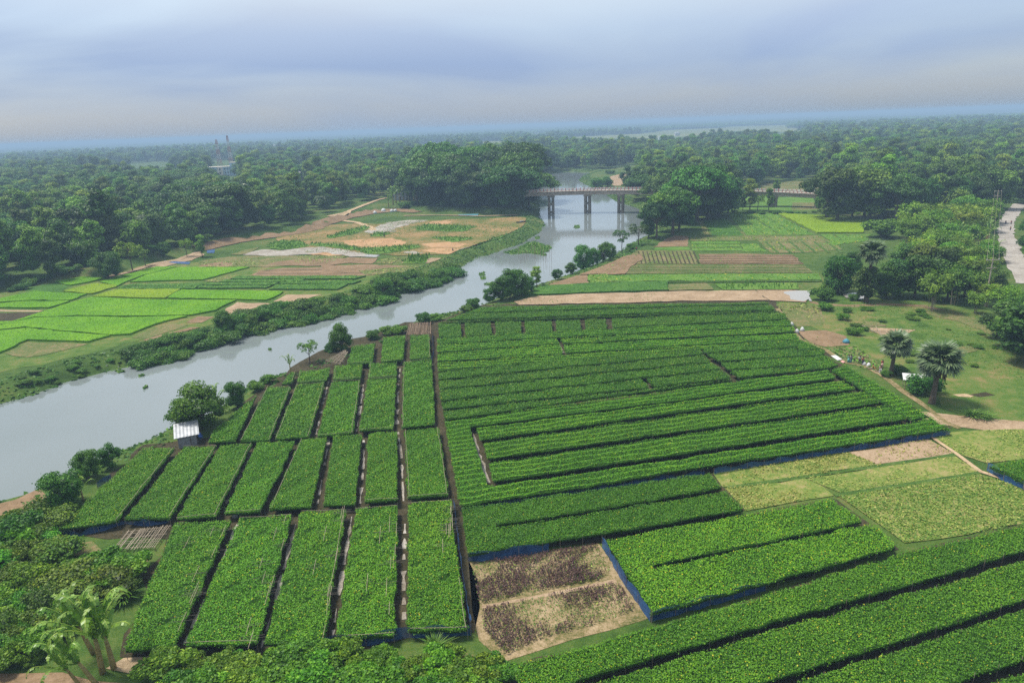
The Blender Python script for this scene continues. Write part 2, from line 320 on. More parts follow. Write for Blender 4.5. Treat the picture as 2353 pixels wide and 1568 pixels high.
# ------------------------------------------------------------------ terrain
WL = -2.2
river_px = ([(-700, 1075), (-300, 1000), (0, 928), (85, 903), (170, 872), (271, 847), (339, 832), (492, 788), (645, 742), (712, 730), (771, 712), (873, 685), (974, 646),
             (1056, 614), (1103, 588), (1120, 587), (1161, 571), (1195, 561), (1242, 531), (1251, 517), (1239, 498), (1236, 469), (1233, 449), (1236, 436), (1246, 419), (1246, 405), (1270, 398), (1314, 394)]
            + [(1365, 397), (1340, 404), (1330, 414), (1345, 424), (1375, 434), (1390, 445), (1416, 463), (1449, 473), (1470, 480), (1490, 500), (1500, 537), (1466, 551), (1412, 585), (1358, 612), (1314, 629), (1246, 653), (1219, 660),
               (1178, 677), (1137, 687), (1076, 714), (1042, 721), (1002, 727), (968, 738), (927, 748), (873, 762), (798, 808), (696, 840), (655, 859), (611, 872), (560, 890), (492, 948), (390, 985), (356, 1005), (282, 1035),
               (170, 1079), (92, 1123), (34, 1147), (0, 1151), (-300, 1290), (-700, 1500)])
RIV = G(river_px, WL)
# upland step behind the sand flat on the far bank
UP = G([(-900, 600), (0, 660), (230, 632), (330, 604), (470, 572), (545, 553), (690, 532), (742, 518), (790, 500), (850, 489), (905, 480), (1000, 487), (1120, 489), (1195, 490), (1222, 478), (1226, 420), (1235, 395), (1240, 385), (600, 330), (-900, 420)], 0)
def axis(lo, hi, step, far, g=1.16):
    a = list(np.arange(lo, hi+0.1, step)); s = step
    while a[-1] < far: s *= g; a.append(a[-1]+s)
    s = step; b = []
    x = lo
    while x > -far: s *= g; x -= s; b.append(x)
    return np.array(b[::-1]+a)
gx = axis(-330, 390, 3.0, 34000); gy = axis(30, 620, 3.0, 34000); gy = np.concatenate([[-900, -300, -80], gy[gy >= 0]])
XX, YY = np.meshgrid(gx, gy)
dr = sdist(XX, YY, RIV); du = sdist(XX, YY, UP)
def wig(x, y): return np.sin(x*.21+1.3)*np.cos(y*.17+.4)*.6+np.sin(x*.53+y*.41)*.4
far_side = du
ZZ = -3.2 + 3.2*sstep(-4, 7, dr + 0.8*wig(XX, YY))
ZZ += 2.2*(1-sstep(-2.5, 2.5, du + 1.2*wig(XX*1.3, YY*1.3)))*sstep(4, 14, dr)
def ground_z(x, y):
    x = np.asarray(x, float); y = np.asarray(y, float)
    d = sdist(x, y, RIV); u = sdist(x, y, UP)
    return -3.2+3.2*sstep(-4, 7, d+.8*wig(x, y)) + 2.2*(1-sstep(-2.5, 2.5, u+1.2*wig(x*1.3, y*1.3)))*sstep(4, 14, d)
ny, nx = XX.shape
V = np.stack([XX, YY, ZZ], -1).reshape(-1, 3)
idx = np.arange(nx*ny).reshape(ny, nx)
Fq = np.stack([idx[:-1, :-1], idx[:-1, 1:], idx[1:, 1:], idx[1:, :-1]], -1).reshape(-1, 4)
me = bpy.data.meshes.new('ground'); me.vertices.add(len(V)); me.vertices.foreach_set('co', V.astype(np.float32).ravel())
me.loops.add(len(Fq)*4); me.loops.foreach_set('vertex_index', Fq.astype(np.int32).ravel()); me.polygons.add(len(Fq))
me.polygons.foreach_set('loop_start', np.arange(0, len(Fq)*4, 4, dtype=np.int32)); me.update(calc_edges=True)
me.polygons.foreach_set('use_smooth', [True]*len(me.polygons))
tag(obj('ground', me, M['ground']), kind='structure')
wat = MB().add([(-420, 20, WL), (330, 20, WL), (330, 900, WL), (-420, 900, WL)], [(0, 1, 2, 3)]).build('river', M['water']); tag(wat, kind='structure')

# ------------------------------------------------------------------ plots, paths, road (sheets on the ground)
LAYER = [0.03]
PLOTS = []
def offbank(p, m=8.5):
    p = np.array(p, float); e = .3
    for _ in range(3):
        d = sdist(p[:, 0], p[:, 1], RIV); gx_v = (sdist(p[:, 0]+e, p[:, 1], RIV)-d)/e; gy_v = (sdist(p[:, 0], p[:, 1]+e, RIV)-d)/e
        k = np.clip(m-d, 0, 40)*(d > -30); l = np.maximum(np.hypot(gx_v, gy_v), .2); p[:, 0] += gx_v/l*k; p[:, 1] += gy_v/l*k
    return p
def sheet(name, px, mat, kind='structure', amp=0.3, raise_=0.0, step=3.0, z=None):
    g = G(px); LAYER[0] += 0.004
    p = rough(g, step, amp, len(PLOTS))
    if g[:, 1].max() < 600 and g[:, 1].min() > 110: p = offbank(p)
    zz = LAYER[0]+raise_ if z is None else z
    o = mesh_py(name, [(x, y, zz) for x, y in p], [tuple(range(len(p)))])
    ob = tag(obj(name, o, mat), kind=kind); PLOTS.append(ob)
    return ob, g
def strip(name, px, w, mat, kind='structure', drape=False, broken=0.0):
    g = G(px); LAYER[0] += 0.004; pts = []
    for i in range(len(g)-1):
        k = max(1, int(np.linalg.norm(g[i+1]-g[i])/(1.0 if broken else 3)))
        pts += [g[i]+(g[i+1]-g[i])*j/k for j in range(k)]
    pts.append(g[-1]); pts = np.array(pts); r = np.random.default_rng(len(pts)); v = []; f = []
    for i, p in enumerate(pts):
        t = pts[min(i+1, len(pts)-1)]-pts[max(i-1, 0)]; n = np.array([-t[1], t[0]])/max(np.linalg.norm(t[:2]), 1e-6); ww = w/2*(1+r.normal(0, .5 if broken else .12))
        for s in (-1, 1):
            x, y = p[0]+n[0]*ww*s, p[1]+n[1]*ww*s
            v.append((x, y, (float(ground_z(x, y))+.12 if drape else 0)+LAYER[0]))
    for i in range(len(pts)-1):
        if r.random() >= broken: f.append((2*i, 2*i+1, 2*i+3, 2*i+2))
    ob = tag(obj(name, mesh_py(name, v, f), mat), kind=kind); return ob
def cards(pts, size, rng, tilt=0.5, up=0.0, aspect=0.6, rnd=None, zj=0.0):
    """leaf-like quads at pts (n x 3); normals scatter round +Z by tilt; up>0 makes them stand as blades"""
    n = len(pts); s = size*(0.65+0.7*rng.random(n))
    nr = np.stack([rng.normal(0, tilt, n), rng.normal(0, tilt, n), np.ones(n)], 1)
    if up: nr = np.stack([rng.normal(0, 1, n), rng.normal(0, 1, n), np.full(n, 0.35)], 1)
    nr /= np.linalg.norm(nr, axis=1, keepdims=True)
    if up:
        b = np.stack([rng.normal(0, .25, n), rng.normal(0, .25, n), np.ones(n)], 1); b -= nr*np.sum(b*nr, 1, keepdims=True)
        b /= np.linalg.norm(b, axis=1, keepdims=True); a = np.cross(nr, b)
    else:
        a = np.cross(nr, rng.normal(0, 1, (n, 3))); a /= np.linalg.norm(a, axis=1, keepdims=True); b = np.cross(nr, a)
    A = a*(s*aspect*.5)[:, None]; B = b*(s*.5)[:, None]
    c = pts + (B if up else 0)
    j = lambda: (0.75+.5*rng.random(n))[:, None]
    Q = np.stack([c-B*j(), c+A*j(), c+B*j(), c-A*j()], 1)
    return Q
def cover(parent, name, poly, dens, size, mat, seed, z=0.05, tilt=0.5, up=0, aspect=0.6, clump=0.0, rb=0.0, cs=0.25):
    rng = np.random.default_rng(seed); n = int(area(poly)*dens)
    q = sample_in(poly, n, rng)
    if clump:
        w = np.sin(q[:, 0]*cs+seed)+np.sin(q[:, 1]*cs*1.1+seed*2)+np.sin((q[:, 0]+q[:, 1])*cs*.55+1)+np.sin(q[:, 0]*cs*3.1-q[:, 1]*cs*2.7)*.6
        q = q[(w+rng.normal(0, .7, len(q))) > clump]
    n = len(q); p = np.column_stack([q, np.full(n, z+(0 if z > .2 else LAYER[0]))+rng.random(n)*.08])
    r = np.clip(rng.beta(2, 2, n)+rb, 0, 1)
    o = obj(name, quads_mesh(name, cards(p, size, rng, tilt, up, aspect), r, mat), None, parent); tag(o, kind='stuff'); return o
def slab(name, poly, z0, z1, mat, parent=None):
    n = len(poly); v = [(x, y, z1) for x, y in poly]+[(x, y, z0) for x, y in poly]
    f = [tuple(range(n)), tuple(range(2*n-1, n-1, -1))]+[(i, n+i, n+(i+1) % n, (i+1) % n) for i in range(n)]
    return obj(name, mesh_py(name, v, f), mat, parent)

# --- left bank plots
LAYER[0] = .03
def paddy(name, px, mat, h=0.5, dens=6.0, size=0.3, tint=(1, 1, 1, 1)):
    g = rough(G(px), 2.5, 0.25, len(PLOTS)+11)
    LAYER[0] += .004
    o = slab(name, g, 0.0, h+LAYER[0]*.2, mat); tag(o, kind='structure'); PLOTS.append(o)
    c = cover(o, 'rice_blades', g, dens, size, M['leaf_rice'], len(PLOTS), z=h-.02, tilt=.4, aspect=.7); c.color = tint
    return o
YEL = (1.75, 1.12, 1.0, 1)
sheet('olive_ground', Z0((-200, 700), (40, 668), (230, 637), (340, 606), (560, 600), (800, 640), (1020, 606), (960, 628), (840, 668), (690, 702), (470, 754), (290, 790), (100, 838), (-200, 890)), M['pasture'], amp=.8)
paddy('paddy_field', Z0((-160, 742), (30, 741), (92, 721), (160, 699), (210, 685), (300, 689), (425, 692), (500, 692), (543, 692), (509, 707), (495, 715), (440, 726), (310, 729), (180, 727), (80, 731), (0, 748), (-160, 760)), M['rice'])
paddy('paddy_field', Z0((-160, 768), (0, 750), (80, 733), (180, 730), (310, 732), (430, 729), (383, 739), (330, 757), (299, 770), (261, 772), (160, 764), (60, 754), (0, 760), (-160, 780)), M['rice'])
paddy('paddy_field', Z0((-160, 790), (0, 763), (60, 757), (160, 767), (255, 774), (204, 787), (64, 783), (17, 806), (-20, 820), (-160, 850)), M['rice'])
paddy('paddy_field', Z0((212, 683), (270, 667), (415, 667), (398, 676), (380, 687), (300, 686)), M['rice_yellow'], tint=YEL)
paddy('paddy_field', Z0((385, 687), (400, 677), (418, 668), (540, 670), (651, 672), (645, 678), (611, 692), (545, 690)), M['rice'])
paddy('paddy_field', Z0((146, 671), (217, 653), (270, 657), (268, 661), (210, 677)), M['rice_yellow'], tint=YEL)
paddy('paddy_field', Z0((229, 649), (300, 631), (360, 615), (405, 615), (330, 634), (290, 649), (271, 659)), M['rice'])
paddy('paddy_field', Z0((335, 634), (410, 616), (500, 616), (573, 616), (520, 630), (465, 645), (373, 647), (299, 650)), M['rice'])
paddy('paddy_field', Z0((-160, 700), (0, 688), (81, 671), (200, 678), (163, 692), (60, 693), (-160, 706)), M['rice'])
paddy('paddy_field', Z0((-160, 712), (60, 695), (160, 694), (112, 709), (0, 709), (-160, 722)), M['rice'])
paddy('paddy_field', Z0((126, 648), (190, 638), (243, 641), (204, 650), (163, 657)), M['rice'])
sheet('weedy_plot', Z0((30, 668), (129, 649), (159, 658), (139, 671)), M['green_dark'])
sheet('flooded_plot', Z0((-100, 722), (88, 718), (34, 738), (-100, 739)), M['soil_dark'])
strip('earth_path', Z0((-100, 716), (0, 714), (95, 715)), 1.6, M['soil_tan'])
sheet('harvested_plot', Z0((519, 709), (546, 694), (624, 697), (529, 722)), M['soil_tan'])
sheet('harvested_plot', Z0((626, 693), (658, 677), (740, 677), (679, 694)), M['soil_tan'])
sheet('harvested_plot', Z0((302, 776), (377, 746), (434, 747), (339, 779)), M['soil_green'])
sheet('harvested_plot', Z0((428, 741), (455, 727), (492, 728), (462, 742)), M['soil_brown'])
sheet('fallow_plot', Z0((10, 812), (64, 787), (204, 790), (140, 806), (60, 822)), M['soil_green'])
sheet('brown_strip', Z0((330, 781), (440, 752), (470, 755), (360, 790)), M['soil_brown'])
sheet('brown_plots', Z0((573, 634), (600, 622), (650, 616), (800, 612), (900, 618), (860, 632), (780, 636)), M['soil_brown'])
for a, b_ in (((610, 622), (850, 618)), ((590, 629), (850, 628))): strip('furrow', [a, b_], .8, M['soil_dark'])
sheet('tan_plot', Z2((80, 1060), (180, 1020), (390, 1025), (350, 1062)), M['soil_brown'])
o, g = sheet('gourd_plot', Z2((360, 1060), (420, 1030), (540, 1022), (480, 1062)), M['soil_green']); cover(o, 'gourd_leaves', g, 1.5, .7, M['leaf_gourd'], 3, rb=.1)
sheet('tan_plot', Z2((545, 1058), (600, 1020), (860, 1028), (800, 1060)), M['soil_tan'])
o, g = sheet('reed_plot', Z2((550, 1062), (600, 1022), (745, 1012), (705, 1060)), M['green_low']); cover(o, 'tall_grass', g, 2, 1.6, M['leaf_grass'], 4, up=1, aspect=.3)
sheet('brown_plot', Z2((0, 1075), (300, 1068), (720, 1085), (620, 1100), (330, 1110), (0, 1140)), M['soil_brown'])
o, g = sheet('gourd_plot', Z2((250, 1110), (640, 1078), (700, 1095), (560, 1130), (300, 1140)), M['soil_green']); cover(o, 'gourd_leaves', g, 1.2, .7, M['leaf_gourd'], 5)
o, g = sheet('gourd_plot', Z1((1380, 1180), (1570, 1145), (1640, 1152), (1480, 1188)), M['soil_green']); cover(o, 'gourd_leaves', g, 1.5, .6, M['leaf_gourd'], 6, rb=.2)
o, g = sheet('gourd_plot', Z1((1350, 1045), (1560, 1015), (1700, 1010), (2353, 1010), (2250, 1060), (1800, 1085), (1350, 1082)), M['soil_green']); cover(o, 'gourd_leaves', g, .8, .7, M['leaf_gourd'], 7, clump=.2)
sheet('brown_plots', Z1((1330, 1085), (1420, 1062), (1500, 1050), (1590, 1060), (1540, 1083)), M['soil_brown'], amp=.6)
sheet('brown_plots', Z1((1800, 1075), (1880, 1048), (2000, 1036), (2200, 1030), (2400, 1028), (2380, 1055), (2200, 1076)), M['soil_brown'], amp=.6)
sheet('mud_flat', Z1((1640, 1003), (1700, 985), (1780, 966), (1900, 975), (2100, 948), (2353, 968), (2420, 985), (2300, 1002), (2000, 1004), (1800, 1012)), M['mud_grey'], amp=.8)
sheet('tan_plot', Z1((1000, 1085), (1080, 1052), (1200, 1030), (1345, 985), (1385, 998), (1300, 1040), (1200, 1062), (1110, 1086)), M['soil_tan'], amp=.6)
sheet('brown_plots', Z1((2000, 905), (2060, 880), (2140, 850), (2240, 830), (2280, 845), (2180, 880), (2110, 920), (2090, 940)), M['soil_tan'], amp=.7)
sheet('weedy_plot', Z1((1560, 1000), (1640, 975), (1760, 950), (1700, 985), (1620, 1004)), M['soil_green'], amp=.6)
# low vegetable beds by the rice
vb = 0
for (x0, x1, x2, x3, ya, yb) in ((300, 470, 460, 285, 655, 660), (478, 640, 628, 465, 652, 657), (520, 700, 690, 505, 645, 650), (545, 840, 815, 530, 637, 643), (283, 455, 446, 268, 661, 666), (462, 625, 610, 452, 659, 664), (633, 800, 775, 618, 656, 667), (650, 830, 810, 640, 648, 654)):
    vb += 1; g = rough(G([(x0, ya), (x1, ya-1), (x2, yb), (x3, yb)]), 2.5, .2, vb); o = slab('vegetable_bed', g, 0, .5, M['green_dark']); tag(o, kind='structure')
    c = cover(o, 'bed_leaves', g, 3, .5, M['leaf_bed'], vb+30, z=.5)
# --- sand flat
sheet('sand_flat', Z2((-250, 860), (0, 800), (330, 790), (600, 780), (730, 770), (1000, 760), (1330, 745), (1400, 752), (1440, 800), (1400, 850), (1270, 925), (1070, 980), (860, 1000), (640, 1004), (300, 1010), (-100, 985), (-350, 940)), M['olive'], amp=1.6, step=5)
cover(PLOTS[-1], 'grass_tufts', G(Z2((-250, 860), (330, 790), (730, 770), (1330, 745), (1500, 800), (1350, 935), (1130, 1000), (640, 1008), (-100, 985))), 1.1, .5, M['leaf_grass'], 65, tilt=.6, clump=.3, cs=.12)
strip('earth_cut', Z0((455, 577), (500, 566), (545, 556), (620, 545), (690, 535), (725, 526), (742, 518), (790, 503), (850, 491), (905, 483), (960, 488)), 7.0, M['soil_brown'], drape=True)
for k, z in enumerate((Z2((140, 910), (300, 897), (480, 890), (580, 915), (560, 935), (440, 960), (190, 937)), Z2((700, 795), (760, 778), (860, 768), (890, 795), (740, 802)), Z2((680, 975), (760, 962), (880, 960), (1020, 970), (940, 992), (860, 1000), (780, 995)),
                       Z2((680, 930), (860, 915), (990, 930), (960, 950), (740, 955)), Z2((-100, 1000), (60, 985), (200, 1000), (60, 1012)))):
    sheet('sand_patch', z, M['sand_orange'], amp=.6, step=2)
for z in (Z2((290, 850), (380, 810), (470, 782), (600, 768), (730, 770), (620, 790), (540, 815), (440, 850), (340, 858)), Z2((-200, 965), (0, 948), (150, 970), (330, 1000), (390, 1020), (180, 1012), (0, 985), (-200, 980)), Z2((560, 985), (640, 978), (700, 990), (620, 1000))):
    sheet('mud_patch', z, M['mud_grey'], amp=.7, step=2)
for z in (Z2((320, 1000), (400, 1008), (360, 1020), (290, 1014)), Z2((1020, 960), (1120, 960), (1140, 972), (1080, 978)), Z2((430, 845), (520, 838), (500, 850))):
    sheet('puddle', z, M['puddle'], amp=.3, step=1.5)
for k, z in enumerate((Z2((635, 825), (720, 797), (1060, 812), (1010, 830), (950, 850), (650, 838)), Z2((750, 890), (870, 880), (1030, 897), (890, 920)), Z2((-60, 925), (140, 935), (280, 960), (650, 940), (675, 952), (470, 992), (400, 1000), (320, 1000), (270, 978), (0, 948), (-60, 940)), Z2((40, 882), (150, 850), (300, 808), (335, 820), (200, 870), (60, 895)),
                       Z2((330, 880), (390, 850), (480, 860), (420, 880)), Z1((1815, 940), (1900, 905), (2040, 915), (2095, 945), (1960, 968), (1830, 962)), Z2((1060, 930), (1260, 865), (1380, 850), (1390, 865), (1210, 940), (1100, 965)))):
    g = offbank(rough(G(z), 2, .5, k+60)); o = slab('grass_mat', g, 0, .35, M['green_low']); tag(o, kind='structure'); cover(o, 'grass_tufts', g, 1.5, .8, M['leaf_grass'], k+70, z=.25, up=1, aspect=.5)
strip('earth_track', Z2((-420, 860), (-250, 830), (-60, 790), (20, 772), (130, 768), (250, 785), (330, 815), (360, 838)), 3.0, M['path'])
strip('earth_track', Z2((60, 770), (170, 745), (300, 690), (390, 655), (450, 640)), 3.0, M['path'], drape=True)
strip('earth_track', Z2((330, 725), (420, 715), (500, 705)), 5.0, M['soil_tan'], drape=True)
strip('earth_path', Z2((560, 740), (800, 735), (1100, 742), (1330, 735)), 2.2, M['soil_tan'], drape=True)
strip('earth_path', Z1((700, 1155), (860, 1125), (1060, 1060), (1200, 1040), (1330, 990), (1460, 930), (1560, 900)), 3.0, M['soil_tan'])
sheet('bank_soil', Z2((860, 1060), (900, 1035), (940, 1070), (900, 1090), (850, 1085)), M['soil_brown'])
# --- right bank plots
LAYER[0] = .03
def gsheet(name, px, mat, dens=0, size=.5, leaf=None, seed=0, **k):
    o, g = sheet(name, px, mat)
    if dens: cover(o, 'crop_leaves', g, dens, size, leaf, seed, **k)
    return o
o = paddy('paddy_field', Z3((835, 657), (1130, 672), (1430, 690), (1380, 735), (1360, 778), (1080, 778), (960, 720)), M['lime'], tint=(1.9, 1.2, 1.0, 1))
tx = [518, 577, 647, 727, 822]; bx = [645, 757, 857, 952, 1068]
for k in range(4):
    gsheet('vegetable_strip', Z3((tx[k]+4, 650+k*1.5), (tx[k+1]-4, 650+k*1.5), (bx[k+1]-6, 787), (bx[k]+6, 789)), M['green_low'], 1.6, .55, M['leaf_bed'], 90+k, rb=.15)
gsheet('vegetable_strip', Z3((378, 697), (515, 687), (630, 792), (436, 790)), M['green_dark'], 1.6, .5, M['leaf_bed'], 95)
gsheet('vegetable_strip', Z3((355, 702), (368, 697), (424, 790), (385, 795)), M['soil_green'], 1, .5, M['leaf_bed'], 96, rb=.2)
gsheet('tan_plot', Z3((70, 862), (140, 820), (200, 792), (283, 796), (288, 858)), M['soil_brown'])
gsheet('vegetable_strip', Z3((85, 866), (288, 862), (298, 880), (75, 882)), M['green_low'])
for k, (ya, yb, xa, xb) in enumerate(((800, 822, 690, 705), (826, 842, 600, 610), (846, 862, 600, 610), (868, 884, 610, 620))):
    gsheet('vegetable_strip', Z3((300+k*3, ya+2), (xa, ya), (xb, yb), (304+k*3, yb+2)), M['green_low' if k else 'soil_green'], 1.2, .5, M['leaf_bed'], 100+k, rb=.15)
gsheet('vegetable_strip', Z3((610, 845), (705, 842), (770, 892), (630, 893)), M['green_low'], 1.5, .5, M['leaf_bed'], 106, rb=.2)
gsheet('weedy_plot', Z3((690, 802), (1090, 792), (1150, 820), (1240, 878), (1000, 895), (800, 900)), M['soil_green'], .5, .6, M['leaf_bed'], 107, rb=.2)
for k in range(6): strip('bund', Z3((760+k*75, 830), (840+k*78, 898)), 1.1, M['bund'])
for k, (a, b_, c, d) in enumerate(((1105, 1175, 1250, 1190), (1185, 1255, 1320, 1262), (1265, 1415, 1390, 1330))):
    gsheet('vegetable_strip', Z3((a, 787), (b_, 785), (c, 838+k*-6), (d, 855-k*10)), M['rice' if k == 3 else 'green_low'], 1.2, .5, M['leaf_bed'], 110+k, rb=.2)
gsheet('ploughed_plot', Z3((-40, 884), (305, 884), (345, 968), (-120, 968)), M['soil_green'], .25, .5, M['leaf_bed'], 114)
gsheet('ploughed_plot', Z3((350, 908), (640, 906), (930, 912), (1000, 968), (362, 968)), M['soil_brown'], .12, .5, M['leaf_bed'], 115)
gsheet('ploughed_plot', Z3((-170, 978), (360, 976), (1000, 976), (1050, 1022), (-240, 1028)), M['soil_green'], .12, .5, M['leaf_bed'], 116)
for k in range(14): strip('furrow', Z3((-20+k*26, 890), (0+k*27, 965)), .5, M['soil_dark'])
for k in range(5): strip('furrow', Z3((350+2*k, 916+k*11), (940+13*k, 918+k*11)), .5, M['soil_dark'])
for k in range(4): strip('furrow', Z3((-180-10*k, 985+k*10), (1005+10*k, 984+k*10)), .5, M['bund'])
gsheet('vegetable_strip', Z3((-330, 1046), (0, 1034), (1085, 1030), (1108, 1068), (-20, 1076), (-330, 1072)), M['green_low'], 1.3, .5, M['leaf_bed'], 118, rb=.15)
strip('bund', Z3((-330, 1080), (0, 1080), (600, 1078), (1110, 1074)), 1.4, M['bund'])
gsheet('weedy_plot', Z3((70, 1102), (400, 1088), (445, 1128), (70, 1134)), M['soil_green'])
gsheet('vegetable_strip', Z3((450, 1092), (960, 1087), (970, 1126), (500, 1130)), M['green_low'], 1.2, .7, M['leaf_grass'], 119, up=1, aspect=.5)
gsheet('tan_plot', Z2((1305, 1322), (1480, 1282), (2045, 1262), (2353, 1258), (2353, 1322), (1900, 1332), (1345, 1344)), M['soil_tan'], 1.2, .3, M['leaf_grass'], 120, clump=.9, cs=.2)
gsheet('tan_plot', Z3((-8, 1145), (230, 1138), (500, 1134), (700, 1132), (785, 1194), (400, 1198), (-8, 1203)), M['soil_tan'])
gsheet('tan_plot', Z3((706, 1132), (900, 1132), (1040, 1136), (1010, 1206), (795, 1196)), M['soil_tan'])
sheet('flooded_corner', Z3((870, 1142), (960, 1136), (1042, 1136), (1030, 1165), (1000, 1200), (915, 1190)), M['puddle'], amp=.5, step=2)
sheet('pond', Z3((1235, 1158), (1290, 1150), (1380, 1145), (1422, 1165), (1380, 1182), (1330, 1190), (1260, 1180)), M['puddle'], amp=.4, step=2)
strip('furrow', Z3((1010, 1145), (1040, 1200)), .5, M['puddle'])
gsheet('ploughed_plot', Z2((1500, 1212), (1640, 1146), (1800, 1142), (1822, 1200), (1700, 1208)), M['soil_brown'])
gsheet('gourd_plot', Z2((1815, 1142), (1940, 1132), (1968, 1190), (1830, 1196)), M['green_low'], 2, .6, M['leaf_gourd'], 122)
gsheet('ploughed_plot', Z2((1650, 1140), (1810, 1118), (1850, 1075), (2080, 1008), (2170, 1000), (2180, 1040), (2100, 1085), (2060, 1135), (1810, 1138)), M['soil_brown'], .2, .5, M['leaf_bed'], 123)
g = rough(G(Z2((1370, 1278), (1500, 1218), (1700, 1208), (2080, 1192), (2353, 1188), (2353, 1246), (1900, 1262), (1500, 1278))), 2.5, .4, 5); o = slab('hedge_strip', g, 0, .5, M['green_dark']); tag(o, kind='structure'); cover(o, 'hedge_leaves', g, 2.5, .7, M['leaf_bush'], 124, z=.4)
# right pasture and eastern plots
LAYER[0] = .03
sheet('pasture', Z3((1110, 1075), (1250, 1180), (1700, 1190), (2000, 1230), (2500, 1300), (2700, 1420), (2700, 1900), (2300, 1950), (1850, 1850), (1500, 1600), (1300, 1480), (1150, 1420), (1010, 1330), (840, 1215)), M['pasture'], amp=1.0)
cover(PLOTS[-1], 'grass_tufts', G(Z3((1200, 1200), (2000, 1240), (2600, 1400), (2600, 1850), (1900, 1800), (1500, 1560), (1200, 1420))), 3, .3, M['leaf_grass'], 125, tilt=.5, clump=.2, cs=.16)
strip('earth_path', Z3((1040, 1200), (1110, 1215), (1300, 1225), (1500, 1215), (1720, 1225), (1900, 1262)), 2.2, M['soil_brown'])
gsheet('vegetable_plot', Z3((830, 1220), (1000, 1208), (1090, 1225), (1120, 1300), (1115, 1345), (960, 1350), (890, 1290)), M['soil_green'], 2, .6, M['leaf_gourd'], 126, clump=-.6)
gsheet('fallow_plot', Z6((860, 160), (1040, 150), (1180, 190), (1200, 250), (1030, 262), (950, 240)), M['soil_brown'], .6, .5, M['leaf_gourd'], 127, clump=.3)
gsheet('leafy_strip', Z6((1050, 268), (1230, 258), (1330, 320), (1420, 400), (1390, 440), (1160, 350)), M['soil_green'], 3, .7, M['leaf_bush'], 128, clump=-.4)
sheet('worn_soil', Z6((1500, 680), (1700, 690), (1900, 705), (2150, 740), (2450, 765), (2450, 810), (2100, 812), (1900, 790), (1700, 760)), M['soil_tan'], amp=.5)
sheet('puddle', Z6((1885, 578), (1960, 570), (2030, 585), (2000, 596), (1920, 590)), M['path'], amp=.3, step=1.5)
sheet('worn_soil', Z6((1980, 575), (2100, 560), (2160, 580), (2060, 592)), M['soil_dark'], amp=.3)
sheet('worn_soil', Z6((1290, 130), (1400, 180), (1600, 170), (1640, 150), (1480, 140)), M['soil_tan'], amp=.4)
strip('earth_path', Z6((722, 8), (800, 130), (880, 215), (960, 250), (1050, 285), (1110, 330), (1180, 368), (1290, 385), (1400, 440), (1470, 490), (1560, 560), (1660, 625), (1750, 692), (1830, 760), (1930, 800)), .95, M['soil_plot'])
gsheet('grassy_plot', Z6((290, 1092), (600, 1050), (900, 1000), (1195, 962), (1370, 1030), (1430, 1042), (900, 1118), (370, 1188)), M['soil_yellow'], 26, .3, M['leaf_dry'], 130, tilt=1.1, aspect=.5, clump=-.8)
gsheet('gourd_plot', Z6((300, 1080), (1195, 950), (1300, 1000), (800, 1080), (400, 1140)), M['soil_yellow'], 5, .28, M['leaf_gourd'], 131, clump=.4)
gsheet('bare_plot', Z6((1195, 962), (1450, 915), (1720, 872), (1890, 968), (1600, 1005), (1375, 1038)), M['soil_tan'], 9, .3, M['leaf_dry'], 132, tilt=1.1, aspect=.5, clump=.5)
gsheet('grassy_plot', Z6((375, 1200), (900, 1128), (1010, 1180), (1095, 1248), (800, 1295), (510, 1348)), M['soil_yellow'], 24, .3, M['leaf_dry'], 133, tilt=1.1, aspect=.5, clump=-.6)
gsheet('gourd_plot', Z6((905, 1128), (1400, 1050), (1900, 985), (2060, 1090), (1600, 1160), (1150, 1232)), M['soil_yellow'], 16, .24, M['leaf_gourd'], 134, clump=-.2, cs=.5, rb=.05)
gsheet('gourd_plot', Z6((1745, 852), (1880, 822), (2100, 815), (2500, 808), (2500, 985), (2110, 1030), (1900, 960)), M['soil_yellow'], 18, .25, M['leaf_gourd'], 135, clump=-.7, cs=.5, rb=.05)
gsheet('gourd_plot', Z6((1125, 1250), (1600, 1180), (2040, 1104), (2500, 1230), (2500, 1395), (1990, 1504), (1560, 1560), (1400, 1440)), M['soil_yellow'], 15, .24, M['leaf_gourd'], 136, clump=.0, cs=.5, rb=.05)
cover(PLOTS[-1], 'grass_tufts', G(Z6((1125, 1250), (1600, 1180), (2040, 1104), (2500, 1230), (2500, 1395), (1990, 1504), (1560, 1560), (1400, 1440))), 16, .26, M['leaf_grass'], 137, tilt=.8, clump=.0, rb=.15)
strip('bund', Z6((390, 1195), (900, 1122), (1440, 1042), (1900, 975)), .7, M['bund'])
strip('bund', Z6((1100, 1245), (1620, 1165), (2060, 1095)), .7, M['bund'])
strip('bund', Z6((1740, 858), (1900, 965), (2060, 1085), (2353, 1180)), .6, M['path'])
